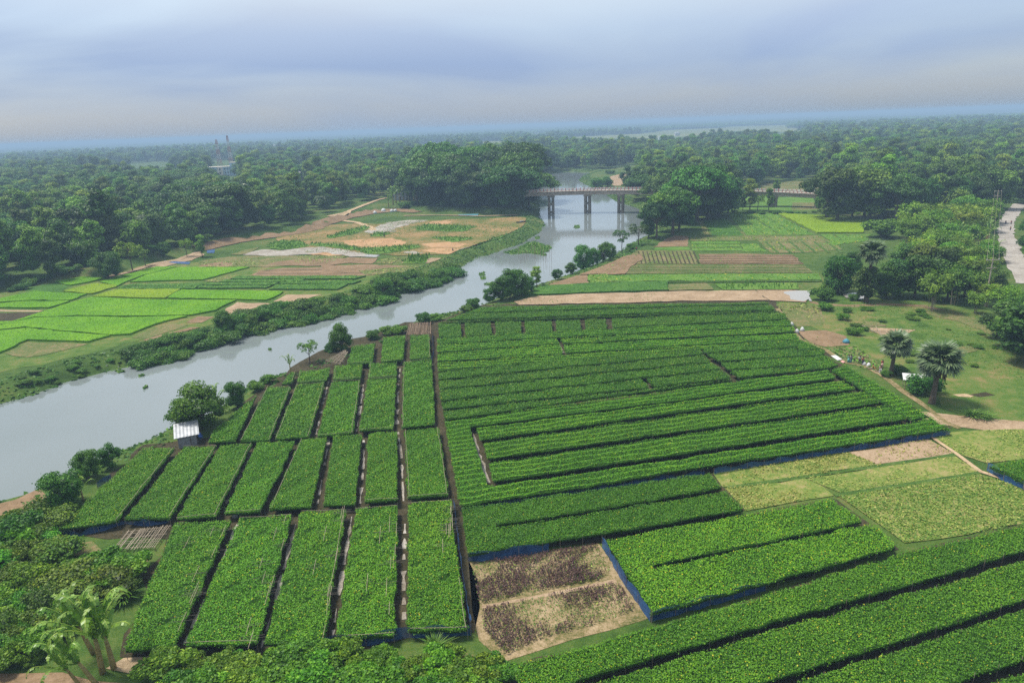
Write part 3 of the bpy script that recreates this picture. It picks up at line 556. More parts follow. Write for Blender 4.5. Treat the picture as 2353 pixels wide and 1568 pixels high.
# purple plot
LAYER[0] = .03
pp = Z8((1000, 640), (1880, 508), (2030, 720), (2215, 1020), (1700, 1165), (1240, 1310), (1060, 1170))
o, g = sheet('amaranth_plot', pp, M['soil_plot'], amp=.15)
pu1 = G(Z8((1020, 650), (1400, 600), (1870, 525), (1960, 690), (1880, 760), (1500, 830), (1070, 920)), 0); pu2 = G(Z8((1090, 960), (1500, 870), (2010, 780), (2130, 960), (1900, 1050), (1500, 1150), (1250, 1270), (1100, 1100)), 0)
for k, q in enumerate((pu1, pu2)):
    for zz in (.21, .3, .42): cover(o, 'amaranth_plants', q, 60-16*k, .16, M['leaf_purple'], 141+k*7, z=zz, tilt=.9, clump=-.75+.55*k+zz, cs=.9)
    cover(o, 'weed_leaves', q, 22, .16, M['leaf_grass'], 145+k, z=.05, clump=.0, cs=.8)
    cover(o, 'gourd_leaves', q, 3, .3, M['leaf_gourd'], 147+k, z=.15, clump=.9, cs=.7)
strip('earth_path', Z8((1090, 940), (1500, 865), (2000, 762)), .5, M['soil_tan'])
# bottom left soil and the strip under the beds
LAYER[0] = .03
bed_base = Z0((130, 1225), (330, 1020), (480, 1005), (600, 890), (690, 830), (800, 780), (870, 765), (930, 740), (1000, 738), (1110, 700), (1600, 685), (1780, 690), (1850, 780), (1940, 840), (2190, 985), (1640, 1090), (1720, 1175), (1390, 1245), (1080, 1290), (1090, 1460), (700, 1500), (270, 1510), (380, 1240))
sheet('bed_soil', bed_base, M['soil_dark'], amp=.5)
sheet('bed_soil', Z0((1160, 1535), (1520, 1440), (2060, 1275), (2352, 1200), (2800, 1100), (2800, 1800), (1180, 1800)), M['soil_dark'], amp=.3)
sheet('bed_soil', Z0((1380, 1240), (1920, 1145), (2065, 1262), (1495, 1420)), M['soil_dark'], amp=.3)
sheet('worn_soil', Z7((0, 240), (100, 215), (260, 140), (330, 200), (240, 300), (100, 420), (0, 480), (-300, 560), (-300, 300)), M['soil_brown'], amp=.4)
sheet('worn_soil', Z7((340, 600), (420, 520), (620, 500), (700, 560), (520, 600)), M['soil_green'], amp=.4)
sheet('bare_plot', Z7((820, 615), (1030, 605), (920, 730), (870, 690)), M['soil_tan'], amp=.2)
sheet('worn_soil', Z7((720, 1360), (830, 1300), (1150, 1270), (1100, 1360), (900, 1400)), M['path'], amp=.3)
sheet('worn_soil', Z7((-200, 1400), (80, 1380), (420, 1390), (640, 1430), (1000, 1460), (700, 1600), (-300, 1700)), M['soil_brown'], amp=.4)
strip('wet_furrow', Z5((1030, 850), (1050, 940), (1090, 1060), (1135, 1190)), .5, M['mud_grey'], broken=.15)
for z in (Z5((520, 825), (545, 1000), (560, 1310)), Z4((2225, 500), (2190, 640), (2140, 860)), Z5((540, 390), (525, 520), (515, 790)), Z8((570, 380), (560, 700), (565, 1080)), Z7((1610, 380), (1480, 680), (1250, 1190)), Z7((2010, 350), (1880, 850), (1770, 1220)),
          Z5((290, 510), (265, 700), (240, 845)), Z5((290, 900), (290, 1050), (265, 1330)), Z4((2230, 880), (2150, 1330)), Z8((215, 300), (150, 700), (100, 1000), (80, 1150)), Z4((1745, 910), (1640, 1120), (1500, 1390)), Z5((1590, 205), (1640, 308))):
    strip('wet_furrow', z, .3, M['mud_grey'], broken=.4)
# road on the right
strip('road', Z3((2380, 1090), (2340, 1030), (2280, 900), (2240, 780), (2245, 710), (2290, 640), (2330, 600), (2420, 585)), 5.2, M['road'])
# far fields
LAYER[0] = .05
far_fields = [Z3((-30, 170), (170, 142), (480, 131), (560, 121), (720, 116), (940, 110), (960, 140), (1100, 141), (900, 156), (700, 150), (500, 151), (340, 180), (60, 192), (-30, 196)),
              Z2((640, 268), (770, 248), (850, 252), (860, 292), (700, 292)), Z2((1420, 215), (1800, 200), (2400, 172), (2400, 200), (2200, 212), (1750, 214)), Z2((1400, 178), (1540, 175), (1520, 190), (1420, 192)), Z2((1020, 240), (1230, 232), (1240, 252), (1100, 252)),
              Z1((720, 420), (900, 392), (1060, 378), (1290, 384), (1200, 398), (900, 410), (740, 432)), Z3((1300, 98), (1400, 96), (1380, 106), (1310, 107)), Z3((2225, 372), (2300, 368), (2300, 405), (2250, 412))]
near_fields = [Z3((735, 480), (830, 462), (1090, 452), (1100, 500), (1150, 530), (735, 512)), Z2((1900, 430), (2150, 380), (2180, 480), (2130, 540), (1960, 545), (1830, 460))]
for k, z in enumerate(far_fields[:7]): sheet('far_field', z, M['field_far'], amp=2, step=30)
sheet('paddy_beyond_bridge', near_fields[0], M['soil_green'], amp=.5); sheet('sandbank_field', Z2((1930, 500), (1960, 470), (2060, 450), (2120, 470), (2100, 530), (1990, 535)), M['soil_tan'], amp=.6)
sheet('field_below_bridge', Z3((560, 560), (850, 545), (1100, 560), (1140, 640), (800, 640), (590, 630)), M['green_low'], amp=.5)
sheet('field_below_bridge', Z3((925, 590), (1130, 590), (1130, 635), (925, 635)), M['soil_green'], amp=.3)

# ------------------------------------------------------------------ trellis beds
BEDZ = 1.35
def inset(p, k):
    p = np.asarray(p, float); n = len(p); sg = np.sign(np.sum(p[:, 0]*np.roll(p[:, 1], -1)-p[:, 1]*np.roll(p[:, 0], -1))); o = []
    for i in range(n):
        a = p[i]-p[i-1]; b_ = p[(i+1) % n]-p[i]; a = a/max(np.linalg.norm(a), 1e-6); b_ = b_/max(np.linalg.norm(b_), 1e-6)
        na = np.array([-a[1], a[0]])*sg; nb = np.array([-b_[1], b_[0]])*sg; m_ = na+nb; l = np.linalg.norm(m_)
        o.append(p[i]+(m_/l*min(k/max(l/2, .35), 2*k) if l > .2 else na*k))
    return np.array(o)
def bed(px, label, tint=1.0, stripes=None, rails=False, group='vine trellis beds', yellow=0.0, ragged=False):
    g = G(px, BEDZ)[:, :2]; Dm = math.hypot(*g.mean(0)); g = inset(g, .13 if Dm < 105 else .20 if Dm < 150 else .24); c = g.mean(0); D = math.hypot(*c)
    root = empty('trellis_bed', (c[0], c[1], 0)); tag(root, label, 'trellis bed', group)
    loc = g-c; rng = np.random.default_rng(int(abs(c[0]*13+c[1]*7))+1)
    rp = rough(loc, 1.1, 0.09, int(D*10))
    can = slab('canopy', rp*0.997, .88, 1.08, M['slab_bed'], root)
    dens, size = (105, .125) if D < 105 else (60, .165) if D < 170 else (30, .24)
    A = area(rp); n = int(A*dens); q = sample_in(rp, n, rng); n = len(q)
    X, Y = q[:, 0]+c[0], q[:, 1]+c[1]
    und = .06*np.sin(X*.9+1)*np.cos(Y*.8)+.07*np.sin(X*.35+Y*.5)+.05*np.sin(X*1.9-Y*1.3)
    col = rng.beta(2.6, 2.6, n)*.72+.06 + .11*np.sin(X*.31+c[0])*np.cos(Y*.27+c[1])+.09*np.sin(X*.9-Y*.7+c[0])*np.sin(Y*.45) + yellow
    if stripes is not None:
        d = np.array(G(stripes, BEDZ))[:, :2]; d = d[1]-d[0]; d /= np.linalg.norm(d); s = -q[:, 0]*d[1]+q[:, 1]*d[0]
        ph = np.cos(2*np.pi*s/1.35); und += .13*ph; col += .13*ph+.03
    yl = rng.random(n) < (.03+yellow*.35); col = np.where(yl, .9+.1*rng.random(n), np.clip(col, 0, .88))
    pts = np.column_stack([q, 1.27+und+rng.random(n)*.1])
    if ragged:
        hole = (np.sin(X*1.1+c[0])*np.sin(Y*1.3)+.6*np.sin(X*2.3-Y*1.9)+rng.normal(0, .25, n)) > 1.12
        pts = pts[~hole]; col = col[~hole]; n = len(pts)
    Q = [cards(pts, size, rng, .5, aspect=.85)]; C = [col]
    m_ = len(rp); ev = []
    for i in range(m_):     # leaves hanging over the edge, coloured darker to paint the shaded bed sides
        a = rp[i]; b_ = rp[(i+1) % m_]; l = np.linalg.norm(b_-a); k = int(l*(16 if D < 105 else 9 if D < 170 else 5))+1
        t_ = rng.random(k)[:, None]; e = a+(b_-a)*t_; ev.append(np.column_stack([e+rng.normal(0, .07, (k, 2)), 1.34-rng.random(k)**2*.6]))
    ev = np.concatenate(ev); Q.append(cards(ev, size, rng, .9, aspect=.8)); C.append(rng.beta(2, 3, len(ev))*.8)
    lv = obj('leaves', quads_mesh('leaves', np.concatenate(Q), np.concatenate(C), M['leaf_bed']), None, root); tag(lv, kind='stuff')
    tj = rng.normal(0, .04, 2); lv.color = (tint*(1+tj[0]+tj[1]), tint*(1+tj[0]), tint, 1)
    po = MB(); step = 2.6 if D < 130 else 4.5
    for i in range(len(loc)):
        a = loc[i]; b_ = loc[(i+1) % len(loc)]; l = np.linalg.norm(b_-a)
        for j in range(max(1, int(l/step))):
            p = a+(b_-a)*(j*step/l if l > 1e-6 else 0); p = p*.995; po.tube([(p[0], p[1], 0), (p[0]+rng.normal(0, .03), p[1]+rng.normal(0, .03), 1.38+rng.random()*.15)], .022, 4, False)
        if rails and l > 4 and rng.random() < .45:
            k = int(l/3)+1; off = np.array([(b_-a)[1], -(b_-a)[0]])/l*.12
            pt = [a+(b_-a)*j/k for j in range(k+1)]; po.tube([(p[0]+off[0]+rng.normal(0, .05), p[1]+off[1]+rng.normal(0, .05), 1.42+rng.normal(0, .03)) for p in pt], .022, 4, False)
    pb = po.build('bamboo_frame', M['bamboo_pole'], root); tag(pb, kind='stuff')
    if ragged:   # bare poles showing through thin places in the leaf cover
        st = MB(); e0 = loc[1]-loc[2]; e0 = e0/np.linalg.norm(e0); e1 = np.array([-e0[1], e0[0]]); cen = loc.mean(0)
        for k in range(9):
            s = rng.random(); base = loc[1]+(loc[2]-loc[1])*s + (cen-loc[1]-(loc[2]-loc[1])*.5)*rng.choice([.08, .14, .2, .45, .8, 1.2])*rng.random()
            for j in range(4):
                w = base+e0*(j-2)*.35*rng.random(); dirv = e1 if j % 2 else e0; ln = .5+rng.random()*1.0
                a = w-dirv*ln; b_ = w+dirv*ln; st.tube([(a[0], a[1], 1.44), (b_[0], b_[1], 1.46)], .02, 3, False)
        tag(st.build('bare_poles', M['bamboo_pole'], root), kind='stuff')
    return root
ORD = ['leftmost', 'second from left', 'third from left', 'fourth from left', 'fifth from left', 'sixth from left', 'seventh from left', 'rightmost']
B4 = [[(399, 1199), (533, 1190), (402, 1484), (282, 1492), (318, 1390)], [(548, 1187), (673, 1179), (592, 1475), (421, 1480)], [(690, 1173), (796, 1166), (746, 1470), (604, 1477)], [(815, 1164), (915, 1158), (907, 1458), (767, 1465)], [(935, 1153), (1040, 1146), (1042, 1200), (1059, 1326), (1077, 1443), (935, 1447)]]
for k, b_ in enumerate(B4):
    bed(b_, 'big vine-covered trellis bed in the nearest left block row, ' + ['leftmost, beside the banana plants', 'second from left', 'third from left', 'fourth from left', 'rightmost, beside the purple plot'][k], 1.12, rails=True, group='beds of the nearest left row', yellow=[.02, .05, .06, .07, .10][k], ragged=True)
B3 = [[(326, 1028), (402, 1027), (268, 1195), (131, 1213)], [(422, 1023), (499, 1022), (390, 1188), (283, 1190)], [(505, 1020), (580, 1017), (497, 1183), (402, 1190)], [(589, 1015), (679, 1010), (599, 1171), (514, 1178)], [(690, 1006), (753, 1001), (716, 1161), (616, 1169)], [(764, 1000), (832, 996), (817, 1156), (740, 1159)], [(845, 995), (913, 988), (915, 1146), (835, 1151)], [(927, 986), (1008, 979), (1032, 1135), (935, 1142)]]
for k, b_ in enumerate(B3): bed(b_, 'vine-covered trellis bed in the second row below the tin hut, ' + ORD[k], 1.0+.03*(k % 3), rails=True, group='beds of the second left row', yellow=.02)
B2 = [[(590, 905), (543, 1011), (475, 1015), (482, 995), (543, 940)], [(612, 886), (670, 886), (621, 1010), (548, 1013)], [(679, 881), (748, 877), (712, 1001), (628, 1008)], [(760, 874), (830, 871), (813, 993), (726, 1001)], [(842, 869), (912, 866), (905, 983), (823, 988)], [(925, 830), (993, 823), (1002, 972), (920, 981)]]
LB2 = ['narrow wedge of trellis bed right of the tin hut and riverside bush', 'trellis bed second from the tin hut in the third row', 'trellis bed third from the tin hut in the third row', 'trellis bed fourth from the tin hut in the third row', 'trellis bed fifth from the tin hut in the third row', 'long trellis bed at the right end of the third row, along the dark central path']
for k, b_ in enumerate(B2): bed(b_, LB2[k], .98+.02*(k % 2), rails=True, group='beds of the third left row')
B1 = [[(643, 882), (665, 855), (682, 852), (673, 877)], [(686, 852), (760, 842), (753, 872), (680, 879)], [(767, 840), (835, 834), (830, 867), (763, 872)], [(847, 833), (913, 830), (912, 864), (844, 869)]]
LB1 = ['tiny corner trellis bed by the brown river bank in the short fourth row', 'short trellis bed next to the tiny corner bed in the fourth row', 'short trellis bed, third from the river in the fourth row', 'short trellis bed at the right end of the fourth row']
for k, b_ in enumerate(B1): bed(b_, LB1[k], 1.05, rails=True, group='short beds of the fourth left row')
B0 = [[(806, 794), (864, 786), (857, 832), (796, 835)], [(879, 772), (932, 769), (927, 825), (873, 830)], [(941, 769), (988, 767), (991, 821), (939, 825)]]
LB0 = ['small trellis bed nearest the river in the farthest left row', 'small trellis bed in the middle of the farthest left row', 'small trellis bed below the bare brown trellis, by the central path']
for k, b_ in enumerate(B0): bed(b_, LB0[k], 1.02, rails=True, group='small beds of the farthest left row')
# right block
bed(Z0((1385, 1237), (1640, 1191), (1915, 1142), (1986, 1195), (1740, 1247), (1502, 1294), (1506, 1301), (1740, 1253), (1990, 1202), (2018, 1206), (2063, 1254), (1790, 1328), (1495, 1408), (1440, 1320)), 'forked trellis bed with blue net on two sides, right of the purple plot', 1.15, yellow=.08, group='trellis beds of the right block')
bed(Z0((1057, 1165), (1340, 1126), (1632, 1083), (1662, 1117), (1400, 1163), (1141, 1203), (1142, 1210), (1400, 1169), (1669, 1126), (1712, 1167), (1390, 1222), (1072, 1272)), 'dark green forked trellis bed above the purple plot', .80, group='trellis beds of the right block')
st = [(1091, 983), (1939, 872)]
BR = Z0((1019, 967), (1280, 930), (1535, 897), (1690, 873), (1903, 848), (1922, 866), (1740, 891), (1535, 920), (1300, 949), (1079, 978), (1090, 1010), (1120, 1111), (1140, 1112), (1500, 1061), (2092, 968), (2136, 958), (2132, 953), (2094, 963),
        (2000, 905), (1908, 847), (1945, 837), (2060, 905), (2184, 982), (1900, 1027), (1618, 1068), (1330, 1118), (1054, 1160), (1040, 1080))
bed(BR, 'large striped trellis bed forming a frame round three long inner beds', 1.12, st, group='trellis beds of the right block', yellow=.02)
bed(Z0((1092, 983), (1300, 955), (1535, 926), (1740, 897), (1939, 873), (1967, 891), (1740, 919), (1500, 952), (1300, 980), (1102, 1008)), 'uppermost of three long striped inner beds inside the frame-shaped bed', 1.12, st, group='trellis beds of the right block', yellow=.02)
bed(Z0((1107, 1016), (1300, 989), (1500, 961), (1760, 925), (1979, 897), (2024, 922), (1760, 961), (1500, 997), (1300, 1026), (1118, 1051)), 'middle of three long striped inner beds inside the frame-shaped bed', 1.10, st, group='trellis beds of the right block')
bed(Z0((1122, 1061), (1300, 1036), (1500, 1007), (1760, 969), (2035, 929), (2087, 959), (1800, 1003), (1500, 1049), (1300, 1078), (1130, 1104)), 'lowest of three long striped inner beds inside the frame-shaped bed', 1.10, st, group='trellis beds of the right block')
# beds above the frame: rows read in zoom 5 / zoom 6
def row(l0, r0, r1, l1, label, tint=.9, stripes=None, y=0.0):
    bed([l0, ((l0[0]+r0[0])/2, (l0[1]+r0[1])/2-.8), r0, r1, ((l1[0]+r1[0])/2, (l1[1]+r1[1])/2-.8), l1], label, tint, stripes, group='trellis beds of the right block', yellow=y)
row((1015, 942), (1497, 890), (1682, 869), (1018, 963), 'long dark bed just above the striped frame-shaped bed', .80)
row((1011, 921), (1475, 869), (1494, 888), (1014, 938), 'dark bed ending at a short cross gap, above the frame-shaped bed', .82)
row((1482, 869), (1660, 848), (1682, 867), (1503, 887), 'short dark bed between the short cross gap and the diagonal gap', .82)
row((1008, 895), (1638, 831), (1659, 846), (1010, 918), 'long dark bed, third above the frame-shaped bed', .84)
row((1006, 873), (1620, 813), (1636, 829), (1007, 892), 'long dark bed, fourth above the frame-shaped bed', .84)
row((1004, 853), (1604, 796), (1618, 811), (1005, 870), 'long dark bed, fifth above the frame-shaped bed, meeting the top of the diagonal gap', .84)
bed(Z6((205, 249), (880, 208), (1040, 268), (860, 282), (850, 258), (235, 297)), 'dark bed right of the diagonal gap, farthest of its three', .88, group='trellis beds of the right block')
bed(Z6((245, 303), (850, 263), (862, 286), (1040, 272), (1042, 305), (690, 330), (330, 350)), 'dark bed right of the diagonal gap, middle of its three', .88, group='trellis beds of the right block')
bed(Z6((340, 358), (700, 335), (1042, 311), (1135, 372), (1060, 398), (800, 422), (465, 460), (398, 412), (920, 381), (918, 374), (390, 405)), 'dark forked bed right of the diagonal gap, nearest of its three', .88, group='trellis beds of the right block')
s2 = [(1003, 800), (1840, 760)]
row((1003, 832), (1841, 779), (1842, 781), (1004, 850), 'thin wedge of pale striped bed above the dark long beds', 1.12, s2, .03)
row((1003, 811), (1290, 790), (1294, 811), (1003, 829), 'pale striped bed left of the small wet cross gap, lower one', 1.15, s2, .04)
row((1003, 791), (1277, 776), (1289, 788), (1003, 808), 'pale striped bed left of the small wet cross gap, upper one', 1.15, s2, .04)
row((1285, 776), (1825, 748), (1829, 761), (1291, 788), 'pale striped bed right of the small wet cross gap, upper one', 1.12, s2, .03)
row((1293, 791), (1829, 764), (1839, 777), (1298, 810), 'pale striped bed right of the small wet cross gap, lower one', 1.12, s2, .03)
row((1003, 775), (1815, 733), (1822, 746), (1003, 788), 'long pale striped bed just below the row of six square beds', 1.05, s2, .02)
gx_ = [1001, 1062, 1132, 1200, 1271, 1337, 1396]
for k in range(6):
    a, b_ = gx_[k]+4, gx_[k+1]-3; ya = 742-k*1.9; yb = 773-k*3.2
    bed([(a, ya), (b_, ya-1.5), (b_+3, yb-3), (a+2, yb)], 'small square dark bed at the far end, ' + ['leftmost', 'second', 'third', 'fourth', 'fifth', 'rightmost'][k] + ' of the six', .82, group='six square beds')
row((1402, 730), (1802, 716), (1812, 731), (1405, 752), 'wide dark bed right of the row of six square beds', .84)
row((1012, 737), (1785, 712), (1800, 714), (1006, 740), 'thin dark far bed above the row of six square beds', .80)
row((1060, 719), (1772, 699), (1783, 710), (1020, 734), 'long dark far bed, second from the tan soil strip', .80)
row((1106, 703), (1768, 693), (1770, 697), (1064, 717), 'farthest long dark bed, along the tan soil strip', .84)
# bottom right strips
def bline(pts): return Z0(*pts)
bed(bline([(1168, 1524), (1500, 1436), (1850, 1336), (2060, 1269), (2352, 1200), (2700, 1112), (2700, 1175), (2352, 1262), (2100, 1338), (1800, 1420), (1560, 1490), (1330, 1558), (1200, 1600)]), 'long near trellis bed at bottom right, uppermost of three strips', 1.0, group='near strips at bottom right', yellow=.04)
bed(bline([(1345, 1572), (1560, 1508), (1800, 1438), (2100, 1356), (2352, 1284), (2700, 1190), (2700, 1290), (2352, 1376), (2100, 1458), (1790, 1552), (1600, 1612)]), 'long near trellis bed at bottom right, middle of three strips', .98, group='near strips at bottom right', yellow=.03)
bed(bline([(1760, 1582), (2100, 1478), (2352, 1394), (2700, 1300), (2700, 1400), (2352, 1512), (2160, 1576), (2000, 1630)]), 'trellis bed in the bottom right corner, lowest of the three near strips', .96, group='near strips at bottom right', yellow=.02)
bed(Z0((2240, 1580), (2352, 1540), (2700, 1420), (2700, 1560), (2352, 1650)), 'sliver of trellis bed cut off by the bottom right corner', .9, group='near strips at bottom right')
bed(Z6((2115, 1040), (2353, 990), (2600, 940), (2600, 1240), (2353, 1150)), 'small trellis bed at the right edge among pale gourd plots', .95, group='trellis beds of the right block')
# bare trellises of sticks
def bare(px, label, nx_, ny_, mat, z=1.3):
    g = G(px, z)[:, :2]; c = g.mean(0); root = empty('bare_trellis', (c[0], c[1], 0)); tag(root, label, 'trellis'); l = g-c; rng = np.random.default_rng(5)
    for nm, n, e in (('long_poles', nx_, 0), ('cross_poles', ny_, 1)):
        m_ = MB()
        for i in range(n):
            t_ = (i+rng.random()*.6)/n
            a, b_ = (l[0]+(l[3]-l[0])*t_, l[1]+(l[2]-l[1])*t_) if e == 0 else (l[0]+(l[1]-l[0])*t_, l[3]+(l[2]-l[3])*t_)
            j = rng.normal(0, .12, 4); m_.tube([(a[0]+j[0], a[1]+j[1], z+.04*e), (b_[0]+j[2], b_[1]+j[3], z+.04*e)], .035, 4, False)
        tag(m_.build(nm, mat, root), kind='stuff')
    m_ = MB()
    for i in range(4):
        for t_ in (0, .33, .66):
            p = l[i]+(l[(i+1) % 4]-l[i])*t_; m_.tube([(p[0], p[1], 0), (p[0], p[1], z)], .04, 4, False)
    tag(m_.build('posts', mat, root), kind='stuff')
bare(Z0((940, 743), (990, 740), (991, 767), (934, 769)), 'bare brown stick trellis without leaves at the head of the central path', 22, 22, M['stick_brown'])
bare(Z0((748, 828), (792, 803), (800, 808), (783, 836)), 'bare trellis of pale sticks by the river, left of the farthest beds', 10, 10, M['bamboo_pole'])
bare(Z7((870, 420), (1160, 385), (1050, 540), (760, 555)), 'collapsed heap of bare bamboo poles on grass left of the nearest beds', 6, 22, M['bamboo_pole'], .35)

# ------------------------------------------------------------------ blue nets
def net(px, label, h=1.3, sag=.08, z0=0.05):
    g = G(px, 0.6); root = empty('blue_net_fence', (g[0][0], g[0][1], 0)); tag(root, label, 'net fence', 'blue shade nets'); rng = np.random.default_rng(len(label)); pts = []
    for i in range(len(g)-1):
        k = max(1, int(np.linalg.norm(g[i+1]-g[i])/.6)); pts += [g[i]+(g[i+1]-g[i])*j/k for j in range(k)]
    pts.append(g[-1]); pts = np.array(pts)-g[0]; v = []; f = []
    for i, p in enumerate(pts):
        w = sag*math.sin(i*.9)+rng.normal(0, .03)
        for j in range(4): v.append((p[0]+rng.normal(0, .05), p[1]+rng.normal(0, .05)+.1*math.sin(j*1.5), z0+(h+w*2)*j/3))
    for i in range(len(pts)-1):
        for j in range(3): f.append((i*4+j, i*4+4+j, i*4+5+j, i*4+1+j))
    obj('net', mesh_py('net', v, f, True), M['net'], root); m_ = MB()
    for i in range(0, len(pts), 4): m_.tube([(pts[i][0], pts[i][1], 0), (pts[i][0], pts[i][1], h+.15)], .025, 4, False)
    tag(m_.build('posts', M['bamboo_pole'], root), kind='stuff')
net(Z0((745, 1478), (850, 1470), (935, 1453), (1015, 1452), (1081, 1448)), 'blue net along the near end of the nearest left row of beds', 1.35)
net(Z0((1042, 1148), (1049, 1215), (1064, 1330), (1082, 1446)), 'blue net along the right side of the nearest left bed')
net(Z0((1383, 1246), (1432, 1330), (1494, 1416)), 'blue net down the left side of the forked bed by the purple plot', 1.45)
net(Z0((1496, 1417), (1620, 1383), (1760, 1345)), 'blue net along the near side of the forked bed by the purple plot', 1.3)
net(Z0((1075, 1280), (1150, 1274), (1260, 1256)), 'blue net at the near left corner of the dark forked bed above the purple plot', 1.25)
net(Z0((1640, 1080), (1820, 1050), (2000, 1020), (2182, 990)), 'long blue net under the right near edge of the frame-shaped bed', .8)
net(Z0((1056, 1164), (1160, 1148), (1400, 1112), (1620, 1080)), 'long blue net along the left near edge of the frame-shaped bed', .6)
net(Z0((133, 1216), (180, 1222), (240, 1208), (285, 1193), (330, 1200), (385, 1191)), 'sagging blue net at the near end of the riverside beds above the pole heap', .8, .2)
net(Z0((993, 765), (996, 810), (990, 826)), 'short pale blue net by the head of the central path', 1.0)
net(Z6((2110, 1050), (2220, 1120), (2353, 1180), (2450, 1220)), 'dark blue net in front of the small bed at the right edge', 1.1)
net(Z0((222, 1112), (242, 1100), (256, 1092)), 'scrap of blue net among shrubs at the left bed corner', .8)

# ------------------------------------------------------------------ vegetation builders
def leaf_quads(pts, nrm, size, rng, aspect=.7):
    n = len(pts); s = size*(.6+.8*rng.random(n))
    nrm = nrm/np.maximum(np.linalg.norm(nrm, axis=1, keepdims=True), 1e-6)
    a = np.cross(nrm, rng.normal(0, 1, (n, 3))); a /= np.maximum(np.linalg.norm(a, axis=1, keepdims=True), 1e-6); b = np.cross(nrm, a)
    A = a*(s*aspect*.5)[:, None]; B = b*(s*.5)[:, None]; j = lambda: (.7+.6*rng.random(n))[:, None]
    return np.stack([pts-B*j(), pts+A*j(), pts+B*j(), pts-A*j()], 1)
ICO = None
def ico():
    global ICO
    if ICO is None:
        bm = bmesh.new(); bmesh.ops.create_icosphere(bm, subdivisions=1, radius=1); ICO = (np.array([v.co[:] for v in bm.verts]), [tuple(v.index for v in f.verts) for f in bm.faces]); bm.free()
    return ICO
def crown_from_lobes(name, lobes, nleaf, size, seed, mat, fill=.8, jit=.55, low=-.35, droop=0.0):
    """leaf faces spread over and inside overlapping lobes, plus an added solid core per lobe, coloured dark as the shaded interior"""
    rng = np.random.default_rng(seed); C = np.array([l[0] for l in lobes]); Rr = np.array([l[1] for l in lobes])
    w = Rr[:, 0]*Rr[:, 1]; k = rng.choice(len(lobes), nleaf*2, p=w/w.sum())
    d = rng.normal(0, 1, (nleaf*2, 3)); d /= np.linalg.norm(d, axis=1, keepdims=True); d[:, 2] = np.where(d[:, 2] < low, -d[:, 2], d[:, 2])
    rad = 1.05-.38*rng.random(nleaf*2)**1.6+np.where(rng.random(nleaf*2) < .13, .28*rng.random(nleaf*2), 0)
    p = C[k]+d*Rr[k]*rad[:, None]
    keep = np.ones(len(p), bool)
    for i in range(len(lobes)):
        e = np.linalg.norm((p-C[i])/Rr[i], axis=1); keep &= (e > .78) | (k == i)
    p = p[keep][:nleaf]; dd = (d/Rr[k])[keep][:nleaf]; n = len(p); dd /= np.linalg.norm(dd, axis=1, keepdims=True)
    nr = dd+rng.normal(0, jit, (n, 3))+np.array([0, 0, .25])
    Q = leaf_quads(p, nr, size, rng); r = np.clip(rng.beta(2.2, 2.2, n)*.75+.25*rng.random(len(lobes))[k[keep][:nleaf]], 0, 1)
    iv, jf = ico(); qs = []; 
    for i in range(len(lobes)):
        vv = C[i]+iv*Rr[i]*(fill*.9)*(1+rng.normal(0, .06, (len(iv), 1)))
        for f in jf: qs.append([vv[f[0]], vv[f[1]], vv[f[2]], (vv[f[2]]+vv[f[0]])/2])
    if fill > 0: Q = np.concatenate([Q, np.array(qs)]); r = np.concatenate([r, np.zeros(len(qs))+.1])  # added cores stop see-through; low value paints the crown's inner shade
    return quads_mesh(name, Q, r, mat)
def trunk_mesh(name, h, r0, limbs, seed, lean=0.0):
    rng = random.Random(seed); m = MB(); top = (lean*h, rng.uniform(-.05, .05)*h, h)
    m.tube([(0, 0, -.3), (lean*h*.3, 0, h*.35), (lean*h*.7, top[1]*.6, h*.7), top], [r0*1.25, r0, r0*.8, r0*.5], 7)
    for l in limbs:
        s = rng.uniform(.45, .9); a = (lean*h*s, top[1]*s, h*s); mid = tuple((a[i]*.55+l[i]*.45)+(0.12*h*.3 if i == 2 else 0) for i in range(3))
        m.tube([a, mid, l], [r0*.45, r0*.3, r0*.12], 5, False)
    return m.mesh(name, True)
def lobes_rain(rng, R=9, h=11.5, n=34):
    o = []
    for i in range(n):
        a = rng.uniform(0, 6.283); r = R*math.sqrt((i+.5)/n)*rng.uniform(.85, 1.08); z = h-3.6*(r/R)**2.2+rng.uniform(-.6, .5); s = rng.uniform(.8, 1.25)
        o.append(((r*math.cos(a), r*math.sin(a), z), (2.5*s, 2.5*s, 1.25*s)))
    return o
def lobes_round(rng, R=3.6, h=11, n=18, low=3.0, s0=1.7):
    o = []
    cz = (h+low)/2; rz = (h-low)/2-.8
    for i in range(n):
        t_ = rng.uniform(-1, 1); a = rng.uniform(0, 6.283); q = math.sqrt(max(0, 1-t_*t_*.85)); s = rng.uniform(.7, 1.25)*s0; rr = R*q*rng.uniform(.45, 1.0)
        o.append(((rr*math.cos(a), rr*math.sin(a), cz+t_*rz), (s, s, s*.85)))
    return o
